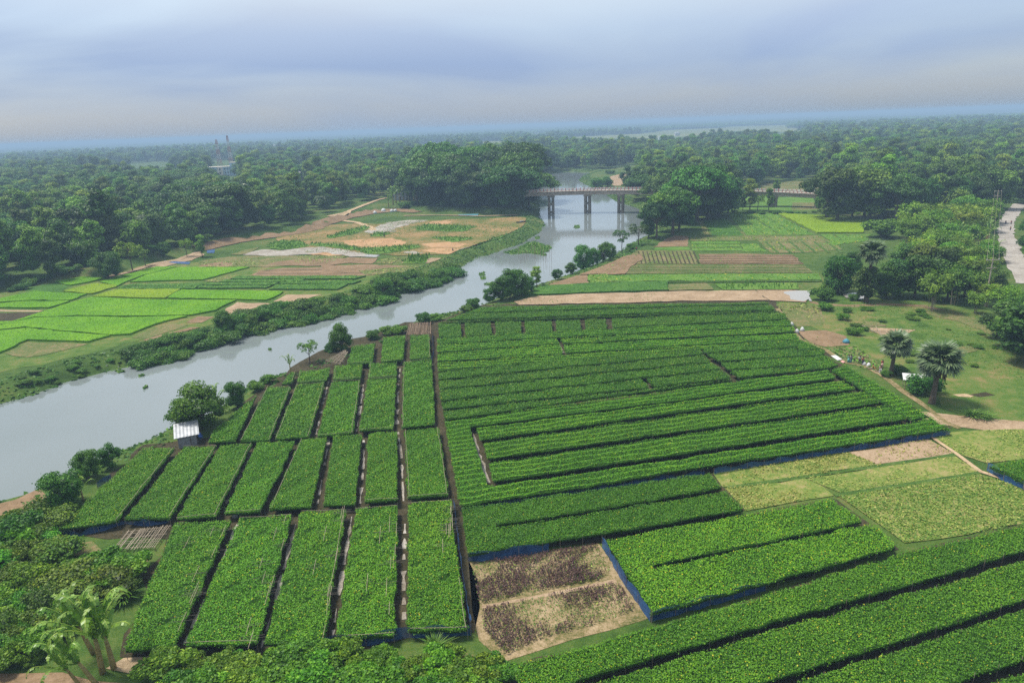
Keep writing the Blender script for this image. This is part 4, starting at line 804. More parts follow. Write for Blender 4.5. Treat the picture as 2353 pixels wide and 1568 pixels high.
def plume_mesh(name, seed, mat, n=34, h=9.5, spread=4.2, leaf=.75, per=70):
    rng = np.random.default_rng(seed); P_ = []; Nn_ = []; R_ = []
    for i in range(n):
        a = rng.uniform(0, 6.283); L_ = h*rng.uniform(.7, 1.1); sp = spread*rng.uniform(.4, 1.1); b0 = rng.uniform(0, .8); rr = rng.random()
        t_ = np.sqrt(rng.uniform(.1, 1, per)); z = L_*np.sin(t_*1.75)/1.0*.98; out_ = b0+sp*t_**2.2
        w = .35+.75*(1-np.abs(t_-.75))
        p = np.stack([np.cos(a)*out_, np.sin(a)*out_, z], 1)+rng.normal(0, 1, (per, 3))*w[:, None]*.55
        P_.append(p); Nn_.append(np.stack([np.cos(a)*.5*t_, np.sin(a)*.5*t_, np.ones(per)*.8], 1)+rng.normal(0, .5, (per, 3))); R_.append(np.clip(.25*rr+.75*rng.beta(2, 2, per), 0, 1))
    return quads_mesh(name, leaf_quads(np.concatenate(P_), np.concatenate(Nn_), leaf, rng, .45), np.concatenate(R_), mat)
PROTO = {}
def proto(kind, v):
    key = (kind, v)
    if key in PROTO: return PROTO[key]
    rng = random.Random(hash(kind) % 1000 if False else sum(map(ord, kind))*17+v*31); sd_ = sum(map(ord, kind))*7+v
    tr_, lo = None, None
    if kind == 'rain':
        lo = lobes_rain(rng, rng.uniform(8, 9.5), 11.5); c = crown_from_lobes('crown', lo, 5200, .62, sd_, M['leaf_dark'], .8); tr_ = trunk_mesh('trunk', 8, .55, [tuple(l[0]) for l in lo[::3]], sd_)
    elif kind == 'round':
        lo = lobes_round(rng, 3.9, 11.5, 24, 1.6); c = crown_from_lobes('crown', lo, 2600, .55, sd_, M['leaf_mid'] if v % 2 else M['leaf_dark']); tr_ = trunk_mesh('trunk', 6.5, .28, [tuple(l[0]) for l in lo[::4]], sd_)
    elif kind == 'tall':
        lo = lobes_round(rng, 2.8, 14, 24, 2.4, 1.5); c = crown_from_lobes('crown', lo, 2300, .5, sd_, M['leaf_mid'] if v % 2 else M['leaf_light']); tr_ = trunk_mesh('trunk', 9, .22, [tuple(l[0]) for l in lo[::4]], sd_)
    elif kind == 'bamboo':
        c = plume_mesh('crown', sd_, M['leaf_bamboo']); m = MB()
        for i in range(12):
            a = rng.uniform(0, 6.28); r = rng.uniform(.1, .9); m.tube([(r*math.cos(a), r*math.sin(a), -.2), (r*1.5*math.cos(a), r*1.5*math.sin(a), 5.5)], .05, 4, False)
        tr_ = m.mesh('culms')
    elif kind == 'coconut':
        P_ = []; Nn_ = []; rg = np.random.default_rng(sd_)
        for i in range(18):
            a = i*2.4; e = rg.uniform(-.3, 1.1); t_ = np.linspace(.1, 1, 22); out_ = 3.2*t_*math.cos(e*.7); z = 10+2.6*math.sin(e)*t_-2.0*t_**2
            for s in (-1, 1):
                P_.append(np.stack([np.cos(a)*out_-np.sin(a)*s*.3, np.sin(a)*out_+np.cos(a)*s*.3, z-.15], 1)); Nn_.append(np.tile([-math.sin(a)*s*.7, math.cos(a)*s*.7, .7], (22, 1))+rg.normal(0, .2, (22, 3)))
        P_ = np.concatenate(P_); c = quads_mesh('crown', leaf_quads(P_, np.concatenate(Nn_), .62, rg, .5), rg.random(len(P_)), M['leaf_palm']); m = MB(); m.tube([(0, 0, -.2), (.3, 0, 4), (.2, .1, 10)], [.22, .16, .13], 6); tr_ = m.mesh('trunk', True)
    elif kind == 'sparse':
        lo = lobes_round(rng, 2.6, 8, 11, 3.0, 1.0); c = crown_from_lobes('crown', lo, 1100, .36, sd_, M['leaf_light'] if v % 2 else M['leaf_mid'], 0, .8); tr_ = trunk_mesh('trunk', 6, .13, [tuple(l[0]) for l in lo], sd_, rng.uniform(-.08, .08))
    elif kind == 'bank':
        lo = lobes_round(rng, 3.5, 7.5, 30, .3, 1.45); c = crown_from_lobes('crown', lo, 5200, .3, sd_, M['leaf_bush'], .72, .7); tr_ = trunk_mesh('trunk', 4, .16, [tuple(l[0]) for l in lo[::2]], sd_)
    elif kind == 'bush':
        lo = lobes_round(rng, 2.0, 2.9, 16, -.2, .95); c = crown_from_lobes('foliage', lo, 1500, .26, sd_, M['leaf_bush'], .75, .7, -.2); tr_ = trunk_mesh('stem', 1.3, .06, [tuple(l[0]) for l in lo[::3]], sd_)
    elif kind == 'shrub':      # near undergrowth, small leaves
        lo = lobes_round(rng, 1.7, 2.6, 16, .1, .62); c = crown_from_lobes('foliage', lo, 2700, .26, sd_, M['leaf_bush'], .5, 1.0, -.2); tr_ = trunk_mesh('stem', 1.2, .05, [tuple(l[0]) for l in lo[::3]], sd_)
    elif kind == 'grasstuft':
        rg = np.random.default_rng(sd_); n = 220; a = rg.uniform(0, 6.28, n); L_ = rg.uniform(.7, 1.5, n); t0 = rg.uniform(.1, .9, n); Q = []
        base = np.stack([np.cos(a)*.18*rg.random(n), np.sin(a)*.18*rg.random(n), np.zeros(n)], 1); dirv = np.stack([np.cos(a)*t0, np.sin(a)*t0, np.ones(n)*(1.1-t0*.5)], 1); side = np.stack([-np.sin(a), np.cos(a), np.zeros(n)], 1)*.03
        mid = base+dirv*(L_*.6)[:, None]; tip = base+dirv*L_[:, None]*np.array([1.25, 1.25, .8]); Q = np.concatenate([np.stack([base-side, base+side, mid+side, mid-side], 1), np.stack([mid-side, mid+side, tip+side*.2, tip-side*.2], 1)])
        c = quads_mesh('blades', Q, np.tile(rg.random(n), 2), M['leaf_grass']); m = MB(); m.tube([(0, 0, -.1), (0, 0, .15)], .1, 5); tr_ = m.mesh('root')
    PROTO[key] = (c, tr_)
    return PROTO[key]
HT = dict(rain=12.5, round=12, tall=14.5, bamboo=10, coconut=11, sparse=8.4, bank=8, bush=3, shrub=2.7, grasstuft=1.3)
NM = dict(rain=('rain_tree', 'tree'), round=('broadleaf_tree', 'tree'), tall=('tall_tree', 'tree'), bamboo=('bamboo_clump', 'bamboo'), coconut=('coconut_palm', 'palm'), sparse=('sapling_tree', 'tree'), bank=('riverside_tree', 'tree'), bush=('bush', 'bush'), shrub=('shrub', 'shrub'), grasstuft=('grass_tuft', 'grass'))
def plant(kind, x, y, h, label, group=None, v=None, wide=1.0, tint=None, z=None):
    rg = random.Random(int(abs(x*31+y*57))+3); v = rg.randrange(3) if v is None else v
    c, t_ = proto(kind, v); s = h/HT[kind]
    gz = (float(ground_z(x, y)) if z is None else z)
    root = empty(NM[kind][0], (x, y, gz), rg.uniform(0, 6.28)); root.scale = (s*wide, s*wide, s); tag(root, label, NM[kind][1], group)
    mats = {'bush': 'bark', 'shrub': 'bark'}
    a = obj(t_.name.split('.')[0], t_, M['bamboo_pole'] if kind == 'bamboo' else M['bark_pale'] if kind == 'coconut' else M['leaf_palm_dead'] if kind == 'grasstuft' else M['bark'], root); b_ = obj(c.name.split('.')[0], c, None, root)
    if tint: b_.color = tint+(1,)
    return root
def plant_px(kind, u, v_, hpx, label, group=None, var=None, wide=1.0, tint=None):
    p = P(u, v_); return plant(kind, p[0], p[1], hpx*depth(p)/F/.96, label, group, var, wide, tint)

# ------------------------------------------------------------------ forest: nearest 300 of it tree by tree, the far mass as one
open_px = [Z0((-900, 745), (-300, 705), (0, 664), (120, 648), (230, 630), (300, 612), (400, 583), (480, 562), (560, 548), (640, 532), (700, 520), (740, 505), (800, 478), (880, 462), (925, 468), (1000, 487), (1238, 490), (1250, 540), (1300, 600), (1440, 575), (1490, 562), (1520, 548), (1600, 510), (1640, 498), (1690, 480), (1690, 470), (1895, 472),
           (1905, 492), (2085, 502), (2110, 500), (2150, 490), (2290, 478), (2300, 462), (2352, 470), (2900, 540), (2900, 2500), (-900, 2500))]
keep_px = near_fields
see_px = far_fields + [Z0((478, 372), (550, 372), (550, 402), (478, 402)), Z0((678, 390), (702, 390), (702, 412), (678, 412)), Z0((905, 446), (935, 446), (935, 460), (905, 460)), Z0((965, 438), (985, 438), (985, 452), (965, 452)), Z0((625, 322), (640, 322), (640, 338), (625, 338)), Z0((645, 320), (658, 320), (658, 336), (645, 336)),
                       Z0((1690, 425), (1895, 428), (1895, 445), (1690, 442)), Z0((1300, 395), (1440, 390), (1440, 428), (1300, 428)), Z0((2120, 455), (2200, 455), (2200, 480), (2130, 480)), Z0((2230, 440), (2300, 440), (2300, 468), (2230, 468))]
def forest_points(d0, d1, sp, jitter=.38, margin=1.12):
    out_ = []; half = math.radians(41)
    xs = np.arange(-d1*math.sin(half)*margin, d1*math.sin(half)*margin, sp); ys = np.arange(max(30, d0*.6), d1, sp)
    X, Y = np.meshgrid(xs, ys); X = X.ravel(); Y = Y.ravel(); X = X+RNG.normal(0, sp*jitter, len(X)); Y = Y+RNG.normal(0, sp*jitter, len(Y))
    r = np.hypot(X, Y); k = (r >= d0) & (r < d1) & (np.abs(np.arctan2(X, Y)) < half*margin); X, Y = X[k], Y[k]
    zb = np.zeros(len(X)); b = proj(np.stack([X, Y, zb], 1))
    ok = np.ones(len(X), bool)
    for q in open_px: ok &= ~inpoly(b[:, 0], b[:, 1], q)
    for q in keep_px: ok &= ~inpoly(b[:, 0], b[:, 1], q)
    ok &= sdist(X, Y, RIV) > 5
    for zt in (0, 4, 8, 12, 15, 18):
        t_ = proj(np.stack([X, Y, np.full(len(X), zt)], 1))
        for q in see_px: ok &= ~inpoly(t_[:, 0], t_[:, 1], q)
    return X[ok], Y[ok]
fx, fy = forest_points(150, 900, 9.3)
b = proj(np.stack([fx, fy, np.zeros(len(fx))], 1)); inv = (b[:, 0] > -60) & (b[:, 0] < 2412)
o_ = np.argsort(np.hypot(fx, fy)-np.where(inv, 0, 9999)); 
def kind_at(x, y):
    n1 = math.sin(x*.021+1)+math.sin(y*.017+2)+math.sin((x-y)*.013); r = random.random()
    u, v_ = proj([x, y, 0.0])
    if (930 < u < 1240 and 400 < v_) or (330 < u < 560 and 455 < v_ < 560): return 'rain' if r < .45 else 'round'
    if r < .13: return 'bamboo'
    if r < .165: return 'coconut'
    if n1 > .8: return 'rain' if r < .35 else 'round' if r < .7 else 'tall'
    if n1 < -.6: return 'bamboo' if r < .28 else 'tall' if r < .7 else 'round'
    return 'rain' if r < .22 else 'tall' if r < .6 else 'round'
LBL = dict(rain='flat-crowned dark tree', round='round-crowned green tree', tall='tall narrow tree', bamboo='feathery bamboo clump', coconut='coconut palm')
kinds = {}; count = 0; rest = []; placed_rain = []; blockers = []
for j, i in enumerate(o_):
    x, y = float(fx[i]), float(fy[i]); k = kind_at(x, y)
    if k == 'rain':
        if any((x-a)**2+(y-b_)**2 < 120 for a, b_ in placed_rain): k = 'round'
        else: placed_rain.append((x, y))
    h = HT[k]*random.uniform(.9, 1.4)*(1.3 if random.random() < .10 else 1.0)
    uu, vv_ = proj([x, y, 0.0])
    if 930 < uu < 1245 and vv_ > 405: h *= 1.3
    if count < 300:
        side = 'deeper in the left wood' if x < 20 else 'deeper in the right wood'
        near_edge = 'at the front of the left wood' if x < 20 else 'at the front of the right wood'
        u, v_ = proj([x, y, 0.0])
        plant(k, x, y, h, LBL[k]+' '+(near_edge if count < 110 else side), 'forest trees '+('left' if x < 20 else 'right')); count += 1
    else: rest.append((x, y, h/HT[k], k))
protos = [('rain', 0), ('rain', 1), ('rain', 2), ('round', 0), ('round', 1), ('round', 2), ('tall', 0), ('tall', 1), ('tall', 2), ('bamboo', 0), ('bamboo', 1), ('coconut', 0)]
fx2, fy2 = forest_points(900, 2600, 15.0)
for x, y in zip(fx2, fy2):
    k = random.choice(['rain', 'rain', 'round', 'round', 'tall', 'bamboo']); rest.append((float(x), float(y), random.uniform(.85, 1.35)*(1.0 if k == 'rain' else 1.35), k))
fx3, fy3 = forest_points(2600, 15000, 62.0)
groves = [(float(x), float(y), random.uniform(.8, 1.3)) for x, y in zip(fx3, fy3) if math.sin(x*.0011)+math.sin(y*.0009+1)+math.sin((x+y)*.0006) > -1.3]
rg = random.Random(4); lo = []
for i in range(60):
    a = rg.uniform(0, 6.28); r = 36*math.sqrt(rg.random()); s = rg.uniform(4, 6.5); lo.append(((r*math.cos(a), r*math.sin(a), rg.uniform(4, 8)), (s, s, s*.75)))
grove_me = crown_from_lobes('grove', lo, 2600, 2.2, 9, M['leaf_mid'], .85)
pts = [(x, y, float(z)) for (x, y, s, k), z in zip(rest, ground_z([r[0] for r in rest], [r[1] for r in rest]))]+[(x, y, 0) for x, y, s in groves]
me = bpy.data.meshes.new('forest_points'); me.vertices.add(len(pts)); me.vertices.foreach_set('co', np.array(pts, np.float32).ravel())
def attr(nm, ty, vals): a = me.attributes.new(nm, ty, 'POINT'); a.data.foreach_set('value', vals)
attr('scl', 'FLOAT', np.array([r[2] for r in rest]+[g_[2] for g_ in groves], np.float32)); attr('rot', 'FLOAT', RNG.uniform(0, 6.28, len(pts)).astype(np.float32))
pi = {}
for k in ('rain', 'round', 'tall', 'bamboo', 'coconut'): pi[k] = [i for i, q in enumerate(protos) if q[0] == k]
attr('pick', 'INT', np.array([random.choice(pi[r[3]]) for r in rest]+[len(protos)]*len(groves), np.int32))
ng = bpy.data.node_groups.new('forest_scatter', 'GeometryNodeTree'); ng.interface.new_socket('Geometry', in_out='INPUT', socket_type='NodeSocketGeometry'); ng.interface.new_socket('Geometry', in_out='OUTPUT', socket_type='NodeSocketGeometry')
gi = ng.nodes.new('NodeGroupInput'); go = ng.nodes.new('NodeGroupOutput'); jn = ng.nodes.new('GeometryNodeJoinGeometry')
def named(nm, ty):
    n_ = ng.nodes.new('GeometryNodeInputNamedAttribute'); n_.data_type = ty; n_.inputs[0].default_value = nm; return n_.outputs[0]
def hidden_proto(nm, me_):
    ob = bpy.data.objects.new(nm, me_); return ob     # never linked to the scene: read by the scatter only
rotv = ng.nodes.new('ShaderNodeCombineXYZ'); ng.links.new(named('rot', 'FLOAT'), rotv.inputs[2])
scl = named('scl', 'FLOAT'); pick = named('pick', 'INT')
for i, me_ in enumerate([proto(*q)[0] for q in protos]+[grove_me]):
    oi = ng.nodes.new('GeometryNodeObjectInfo'); oi.inputs['Object'].default_value = hidden_proto('tree_crown', me_); oi.inputs['As Instance'].default_value = True
    ip = ng.nodes.new('GeometryNodeInstanceOnPoints'); cm = ng.nodes.new('FunctionNodeCompare'); cm.data_type = 'INT'; cm.operation = 'EQUAL'
    ng.links.new(pick, cm.inputs[2]); cm.inputs[3].default_value = i
    ng.links.new(gi.outputs[0], ip.inputs['Points']); ng.links.new(cm.outputs[0], ip.inputs['Selection']); ng.links.new(oi.outputs['Geometry'], ip.inputs['Instance'])
    ng.links.new(rotv.outputs[0], ip.inputs['Rotation']); ng.links.new(scl, ip.inputs['Scale']); ng.links.new(ip.outputs[0], jn.inputs[0])
ng.links.new(jn.outputs[0], go.inputs[0])
fo = obj('distant_forest', me); md = fo.modifiers.new('scatter', 'NODES'); md.node_group = ng
tag(fo, 'hazy mass of forest stretching from behind the river to the horizon', 'forest', kind='stuff')
# ------------------------------------------------------------------ individually seen trees and bushes
NB = 'riverside trees on the near bank'
plant_px('bank', 150, 1165, 88, 'dense green riverside tree at the lower left corner of the trellis beds', NB, 0, 1.05)
plant_px('bank', 205, 1098, 68, 'dark riverside tree, upper of the pair at the left bed corner', NB, 1, .8, (.8, .9, .9))
plant_px('bank', 255, 1075, 58, 'dark bushy riverside tree at the river edge left of the tin hut', NB, 2, .8, (.8, .9, .9))
plant_px('bank', 465, 985, 105, 'big spreading riverside tree directly behind the tin hut', NB, 1, 1.05, (1.25, 1.25, 1.0))
plant_px('bank', 430, 985, 70, 'lower leafy riverside tree leaning over the water behind the tin hut', NB, 2, 1.0, (1.2, 1.2, 1.0))
plant_px('bank', 545, 935, 62, 'dark rounded riverside tree right of the big tree behind the hut', NB, 0, .8, (.75, .85, .85))
plant_px('bush', 590, 895, 26, 'low bush on the bank above the narrow wedge bed', NB, 1)
plant_px('bush', 615, 880, 22, 'small bush by the brown bank edge near the corner bed', NB, 2)
plant_px('sparse', 712, 832, 58, 'small leaning tree on the near bank by the corner beds', NB, 1, 1.1)
plant_px('bank', 785, 806, 68, 'dark leaning riverside tree above the pale stick trellis', NB, 1, .72, (.7, .85, .85))
plant_px('bank', 762, 806, 34, 'low dark bush under the leaning riverside tree', NB, 2, .9, (.7, .85, .85))
plant_px('bush', 858, 778, 22, 'small rounded bush between the leaning tree and the far small beds', NB, 0)
plant_px('bush', 893, 768, 20, 'left half of a wide low bush above the far small beds', NB, 1, 1.3); plant_px('bush', 918, 765, 20, 'right half of a wide low bush above the far small beds', NB, 2, 1.3)
plant_px('bush', 975, 742, 24, 'rounded bush left of the head of the central path', NB, 0); plant_px('bush', 1003, 736, 17, 'tufty pale bush right of the head of the central path', NB, 1, 1.2, (1.3, 1.2, 1))
plant_px('bush', 1070, 716, 17, 'brownish low bush on the bank beside the far beds', NB, 2, 1.3, (1.5, 1.0, 1)); plant_px('bush', 1088, 708, 23, 'small dark bush behind the brownish one', NB, 0)
for k, (u, v_, h) in enumerate(((1125, 692, 34), (1150, 690, 52), (1172, 686, 66), (1192, 680, 60), (1212, 672, 36))):
    plant_px('bank', u, v_, h, 'tree in the thicket on the near bank by the tan strip, ' + ['leftmost and lowest', 'second from left', 'tallest, in the middle', 'fourth from left', 'rightmost'][k], NB, k % 3, .85, (.85, .95, .9))
plant_px('tall', 1233, 657, 46, 'slim upright tree standing alone on the near bank', NB, 0, 1.2)
plant_px('bank', 1280, 641, 24, 'small rounded tree right of the slim upright bank tree', NB, 1); plant_px('bank', 1310, 627, 28, 'small dark tree below the paired bank trees', NB, 2)
for k, (u, v_, h) in enumerate(((1340, 606, 56), (1362, 602, 40), (1385, 596, 46), (1402, 590, 34))):
    plant_px('bank', u, v_, h, 'bank tree at the river bend, ' + ['tallest at the left', 'low in the middle', 'dense at the right', 'rightmost and smallest'][k], NB, k % 3, .8, (.85, .95, .9))
plant_px('sparse', 1428, 578, 55, 'thin tree with flat top beside the river bend', NB, 0, .9); plant_px('sparse', 1466, 562, 52, 'leafy young tree beside the big tree clump at the river bend', NB, 2, 1.2)
plant_px('bush', 1450, 572, 14, 'low bush at the foot of the young trees by the bend', NB, 1)
BC = 'big tree clump by the bridge'
for k, (kd, u, v_, h, w) in enumerate((('rain', 1508, 548, 78, .62), ('rain', 1545, 540, 100, .7), ('round', 1560, 528, 84, 1.2), ('rain', 1600, 512, 120, .75), ('round', 1625, 505, 100, 1.3), ('round', 1650, 498, 108, 1.2), ('tall', 1672, 490, 92, 1.2), ('rain', 1570, 480, 92, .7), ('rain', 1640, 470, 85, .8), ('round', 1530, 500, 66, 1.3), ('round', 1490, 545, 48, 1.1))):
    plant_px(kd, u, v_, h, 'tree in the dark clump by the bridge, ' + ['nearest the water, flat-crowned', 'second from the water, flat-crowned', 'round, in front middle', 'tall broad one in the middle', 'round one right of the middle', 'round one near the right end', 'narrow one at the right end', 'broad one behind towards the bridge', 'broad one behind at the right', 'round one behind left', 'low one leaning to the river'][k], BC, k % 3, w, (1.15, 1.2, 1) if k in (1, 3) else None)
LC = 'great trees at the left end of the bridge'; r7 = random.Random(2)
for k in range(16):
    kd = 'rain' if k % 3 else 'round'; u = 945+k*18.5+r7.uniform(-5, 5); v_ = (474 if k % 2 else 452)+r7.uniform(-5, 5); u = min(u, 1215)
    plant_px(kd, u, v_, r7.uniform(84, 112)*(.85 if kd == 'round' else 1)*(.72 if u < 1000 else 1), ('great spreading dark tree' if kd == 'rain' else 'great rounded tree')+' at the left end of the bridge', LC, k % 3, .72 if kd == 'rain' else 1.15, (1.0, 1.05, .9) if k % 4 else (1.5, 1.35, 1))
SB = 'trees standing along the bridge'
for k, (kd, u, v_, h, w, nm) in enumerate((('tall', 1722, 484, 72, .9, 'tallest of the slim trees in front of the bridge'), ('tall', 1706, 484, 44, .8, 'short slim tree left of the tallest by the bridge'), ('tall', 1765, 484, 50, .9, 'dark slim tree right of the tallest by the bridge'), ('tall', 1782, 452, 40, .9, 'pale slim tree behind the bridge railing'), ('tall', 1878, 486, 34, 1.0, 'small bright tree in front of the bridge near its right end'), ('sparse', 1740, 484, 40, 1, 'thin tree between the slim trees by the bridge'))):
    plant_px(kd, u, v_, h, nm, SB, k % 3, w)
RC = 'trees right of the lime green field'
for k in range(17):
    u = 1905+k*24+random.uniform(-8, 8); v_ = 505-max(0, k-7)*2.2+random.uniform(-7, 4); kd = random.choice(['round', 'round', 'tall', 'rain'])
    plant_px(kd, u, v_, random.uniform(90, 122)*(1-.018*k), LBL[kd]+' in the row behind the lime green field', RC, k % 3, .75 if kd == 'rain' else 1.1)
# right hand grove by the pasture
RG = 'grove right of the striped plots'
plant_px('bank', 1925, 672, 85, 'dark tree at the left end of the grove above the pond', RG, 0, .9, (.65, .75, .75)); plant_px('bank', 1952, 630, 50, 'dark small tree behind the left end of the grove', RG, 1, .9, (.6, .7, .7))
plant_px('round', 1985, 694, 80, 'dark round tree on the pond edge under the palm', RG, 0, 1.0); plant_px('bank', 2035, 684, 75, 'dark tree right of the palm beside the pond', RG, 2, 1.0, (.6, .7, .7))
for k, (u, v_, h) in enumerate(((2065, 680, 85), (2100, 684, 95), (2140, 690, 90), (2175, 690, 80), (2120, 650, 85), (2070, 640, 70), (2165, 655, 85), (2215, 680, 80))):
    plant_px('round', u, v_, h, 'dark tree deep in the grove above the pasture path', RG, k % 3, 1.15)
for k, (u, v_, h) in enumerate(((2140, 716, 82), (2190, 700, 80), (2120, 560, 60), (2160, 600, 60), (2090, 570, 40), (2215, 640, 70), (2180, 560, 50), (2140, 590, 50), (2075, 610, 50), (2240, 690, 60), (2235, 560, 50), (2200, 610, 60))):
    plant_px('bamboo', u, v_, h, 'bright feathery bamboo clump in the grove left of the pale road', RG, k % 2, 1.0)
for k, (u, v_, h) in enumerate(((2300, 722, 60), (2340, 732, 66), (2265, 705, 50), (2322, 742, 60), (2240, 720, 45), (2380, 748, 80))):
    plant_px('bank' if k % 2 else 'bamboo', u, v_, h, 'bright leafy clump at the right edge below the road', RG, k % 2, 1.1, (1.25, 1.2, 1))
for k, (u, v_, h) in enumerate(((2325, 800, 105), (2360, 830, 130), (2290, 775, 70), (2400, 800, 120))):
    plant_px('round', u, v_, h, ['dark dense tree at the right edge above the palms', 'dark tree cut by the right edge above the palms', 'low dark tree left of the dark right-edge tree', 'dark tree just beyond the right edge'][k], RG, k % 3, 1.5)
for k, (u, v_, h) in enumerate(((2372, 575, 62), (2378, 545, 55), (2392, 600, 70), (2410, 640, 80))): plant_px('bank', u, v_, h, 'dark roadside tree right of the pale road', RG, k % 3, 1.1, (.6, .75, .7))
gv = Z3((1560, 760), (1700, 690), (1850, 640), (2080, 580), (2120, 640), (2130, 760), (2140, 850), (2180, 1000), (2240, 1110), (2280, 1190), (2150, 1200), (1900, 1150), (1700, 1090), (1600, 900)); n = 0; r5 = random.Random(5)
while n < 80:
    u = r5.uniform(2040, 2360); v_ = r5.uniform(445, 695)
    if inpoly(np.array([u]), np.array([v_]), gv)[0]:
        n += 1; kd = r5.choice(['bamboo', 'bamboo', 'bamboo', 'bank', 'bush']); plant_px(kd, u, v_, r5.uniform(32, 62)*(.5 if kd == 'bush' else 1), {'bamboo': 'feathery bamboo clump', 'bank': 'leafy small tree', 'bush': 'low green bush'}[kd]+' in the lush slope left of the pale road', 'lush slope by the road', r5.randrange(2), 1.15, (r5.uniform(1.1, 1.8), r5.uniform(1.05, 1.45), .8))
plant_px('rain', 2215, 508, 54, 'bright broad tree beside the power poles', RG, 1, .75, (1.9, 1.9, 1.2)); plant_px('bank', 2250, 500, 40, 'leafy tree right of the broad tree by the poles', RG, 1, 1.2)
plant_px('round', 2275, 462, 36, 'green tree at the road bend near the right edge', RG, 1, 1.3); plant_px('round', 2345, 450, 40, 'green tree behind the road bend at the right edge', RG, 2, 1.3)
# loose bushes
LB = 'bushes on the right pasture and plot edges'
for k, (u, v_, h, lab) in enumerate(((1888, 690, 28, 'dark bush left of the pond above the tan strip'), (1897, 712, 20, 'bright bush by the tan strip corner'), (1905, 672, 24, 'bush below the grove by the tan strip'), (1935, 735, 16, 'low bush on the pasture below the pond'), (1960, 768, 20, 'small upright bush by the pasture edge'), (1988, 760, 10, 'flat low bush on the pasture'), (2022, 545, 40, 'small tree at the lime field corner'), (1945, 718, 12, 'flat bush beside the red earth path'),
                                     (2060, 858, 22, 'bush at the foot of the left palm'), (2120, 905, 42, 'dark creeper bush left of the right palm trunk'), (2105, 885, 30, 'dark bush beside the white-roofed shelter'), (1960, 690, 16, 'bush on the pond rim'), (2035, 865, 14, 'red-tinged low bush by the path people'))):
    plant_px('bush', u, v_, h, lab, LB, k % 3, 1.2, (.6, .75, .7) if 'dark' in lab else None)
r6 = random.Random(8); gp = Z3((1250, 1240), (1900, 1260), (2300, 1400), (2350, 1600), (1950, 1700), (1600, 1560), (1250, 1400)); n = 0
while n < 26:
    u = r6.uniform(1930, 2352); v_ = r6.uniform(700, 900)
    if inpoly(np.array([u]), np.array([v_]), gp)[0]:
        n += 1; plant_px('bush', u, v_, r6.uniform(4, 9), 'flat weedy tuft on the open pasture', 'weedy tufts on the pasture', n % 3, r6.uniform(1.8, 3.0), (1.0, .9, .9))
for z in (Z3((1700, 1240), (1900, 1250), (2150, 1330), (2300, 1420), (2200, 1430), (2000, 1340), (1800, 1290)), Z3((1900, 1480), (2050, 1470), (2100, 1500), (1980, 1520)), Z3((1330, 1330), (1450, 1320), (1500, 1345), (1390, 1360))): sheet('worn_soil', z, M['soil_green'], amp=.9, step=2)
FB = 'bushes along the far river bank'; rr = random.Random(3)
belt = [(290, 812), (340, 806), (400, 790), (460, 772), (520, 752), (580, 738), (640, 722), (700, 712), (760, 698), (820, 684), (880, 664), (940, 646), (1000, 630), (1045, 615)]
for i in range(len(belt)-1):
    for j in range(10):
        t_ = rr.random(); u = belt[i][0]+(belt[i+1][0]-belt[i][0])*t_+rr.uniform(-6, 6); v_ = belt[i][1]+(belt[i+1][1]-belt[i][1])*t_+rr.uniform(-10, 14)
        plant_px('bush', u, v_, rr.uniform(16, 30), 'low bush in the green belt along the far river bank', FB, rr.randrange(3), rr.uniform(1.1, 1.7), (.8, .85, .8))
for (u, v_, h, lab) in ((515, 752, 46, 'tall rounded bush on the far bank by the tan plots'), (576, 742, 36, 'second tall bush on the far bank, right of the first'), (880, 668, 52, 'tallest bush on the far bank below the vegetable plots'), (930, 655, 36, 'broad bush on the far bank right of the tallest'), (1010, 632, 34, 'last bush of the far bank belt before the sand flat')):
    plant_px('bank', u, v_, h, lab, FB, 0, 1.0)
for k in range(26):
    u = rr.uniform(20, 330); v_ = 905-u*.24+rr.uniform(-32, -4); plant_px('bush', u, v_, rr.uniform(5, 11), 'ragged low bush on the grassy far bank at the left', FB, rr.randrange(3), 1.6)
FE = 'young trees at the left forest edge'
for (kd, u, v_, h, lab) in (('sparse', 305, 622, 72, 'tall thin tree standing before the left forest edge'), ('sparse', 335, 612, 42, 'small rounded tree by the blue netting at the forest edge'), ('tall', 320, 570, 80, 'pale-trunked tree at the left forest edge'), ('bank', 378, 594, 30, 'bright small tree on the path at the forest edge'), ('sparse', 430, 590, 44, 'young tree in the middle of the forest edge path'), ('tall', 465, 590, 50, 'tree beside the teal netting at the forest edge'), ('bank', 250, 640, 60, 'low leafy tree at the left forest edge')):
    plant_px(kd, u, v_, h, lab, FE)
for k in range(22):
    t_ = k/21; u = 30+t_*440; v_ = 664-t_*100+rr.uniform(-4, 6); plant_px('bush', u, v_, rr.uniform(10, 18), 'low bush fringing the left forest edge', FE, k % 3, 1.5)
for k in range(14):
    u = 930+k*22+rr.uniform(-6, 6); plant_px('bush', u, 482+rr.uniform(-3, 4), rr.uniform(8, 16), 'bush under the trees above the sand flat', 'bushes above the sand flat', k % 3, 1.5)
for k in range(20):
    u = 1690+k*20+rr.uniform(-6, 6); plant_px('bush', u, 490+rr.uniform(-2, 2)+(k > 10)*4, rr.uniform(4, 8), 'low bush on the bank behind the green strips', 'bushes behind the green strips', k % 3, 1.8)
plant_px('bank', 1372, 430, 30, 'bush on the sandbank beyond the bridge, larger one', 'bushes beyond the bridge', 0, 1.2); plant_px('bank', 1395, 428, 22, 'bush on the sandbank beyond the bridge, smaller one', 'bushes beyond the bridge', 1, 1.2); plant_px('bush', 1402, 400, 10, 'far dark bush on the sandbank field', 'bushes beyond the bridge', 1, 1.6)
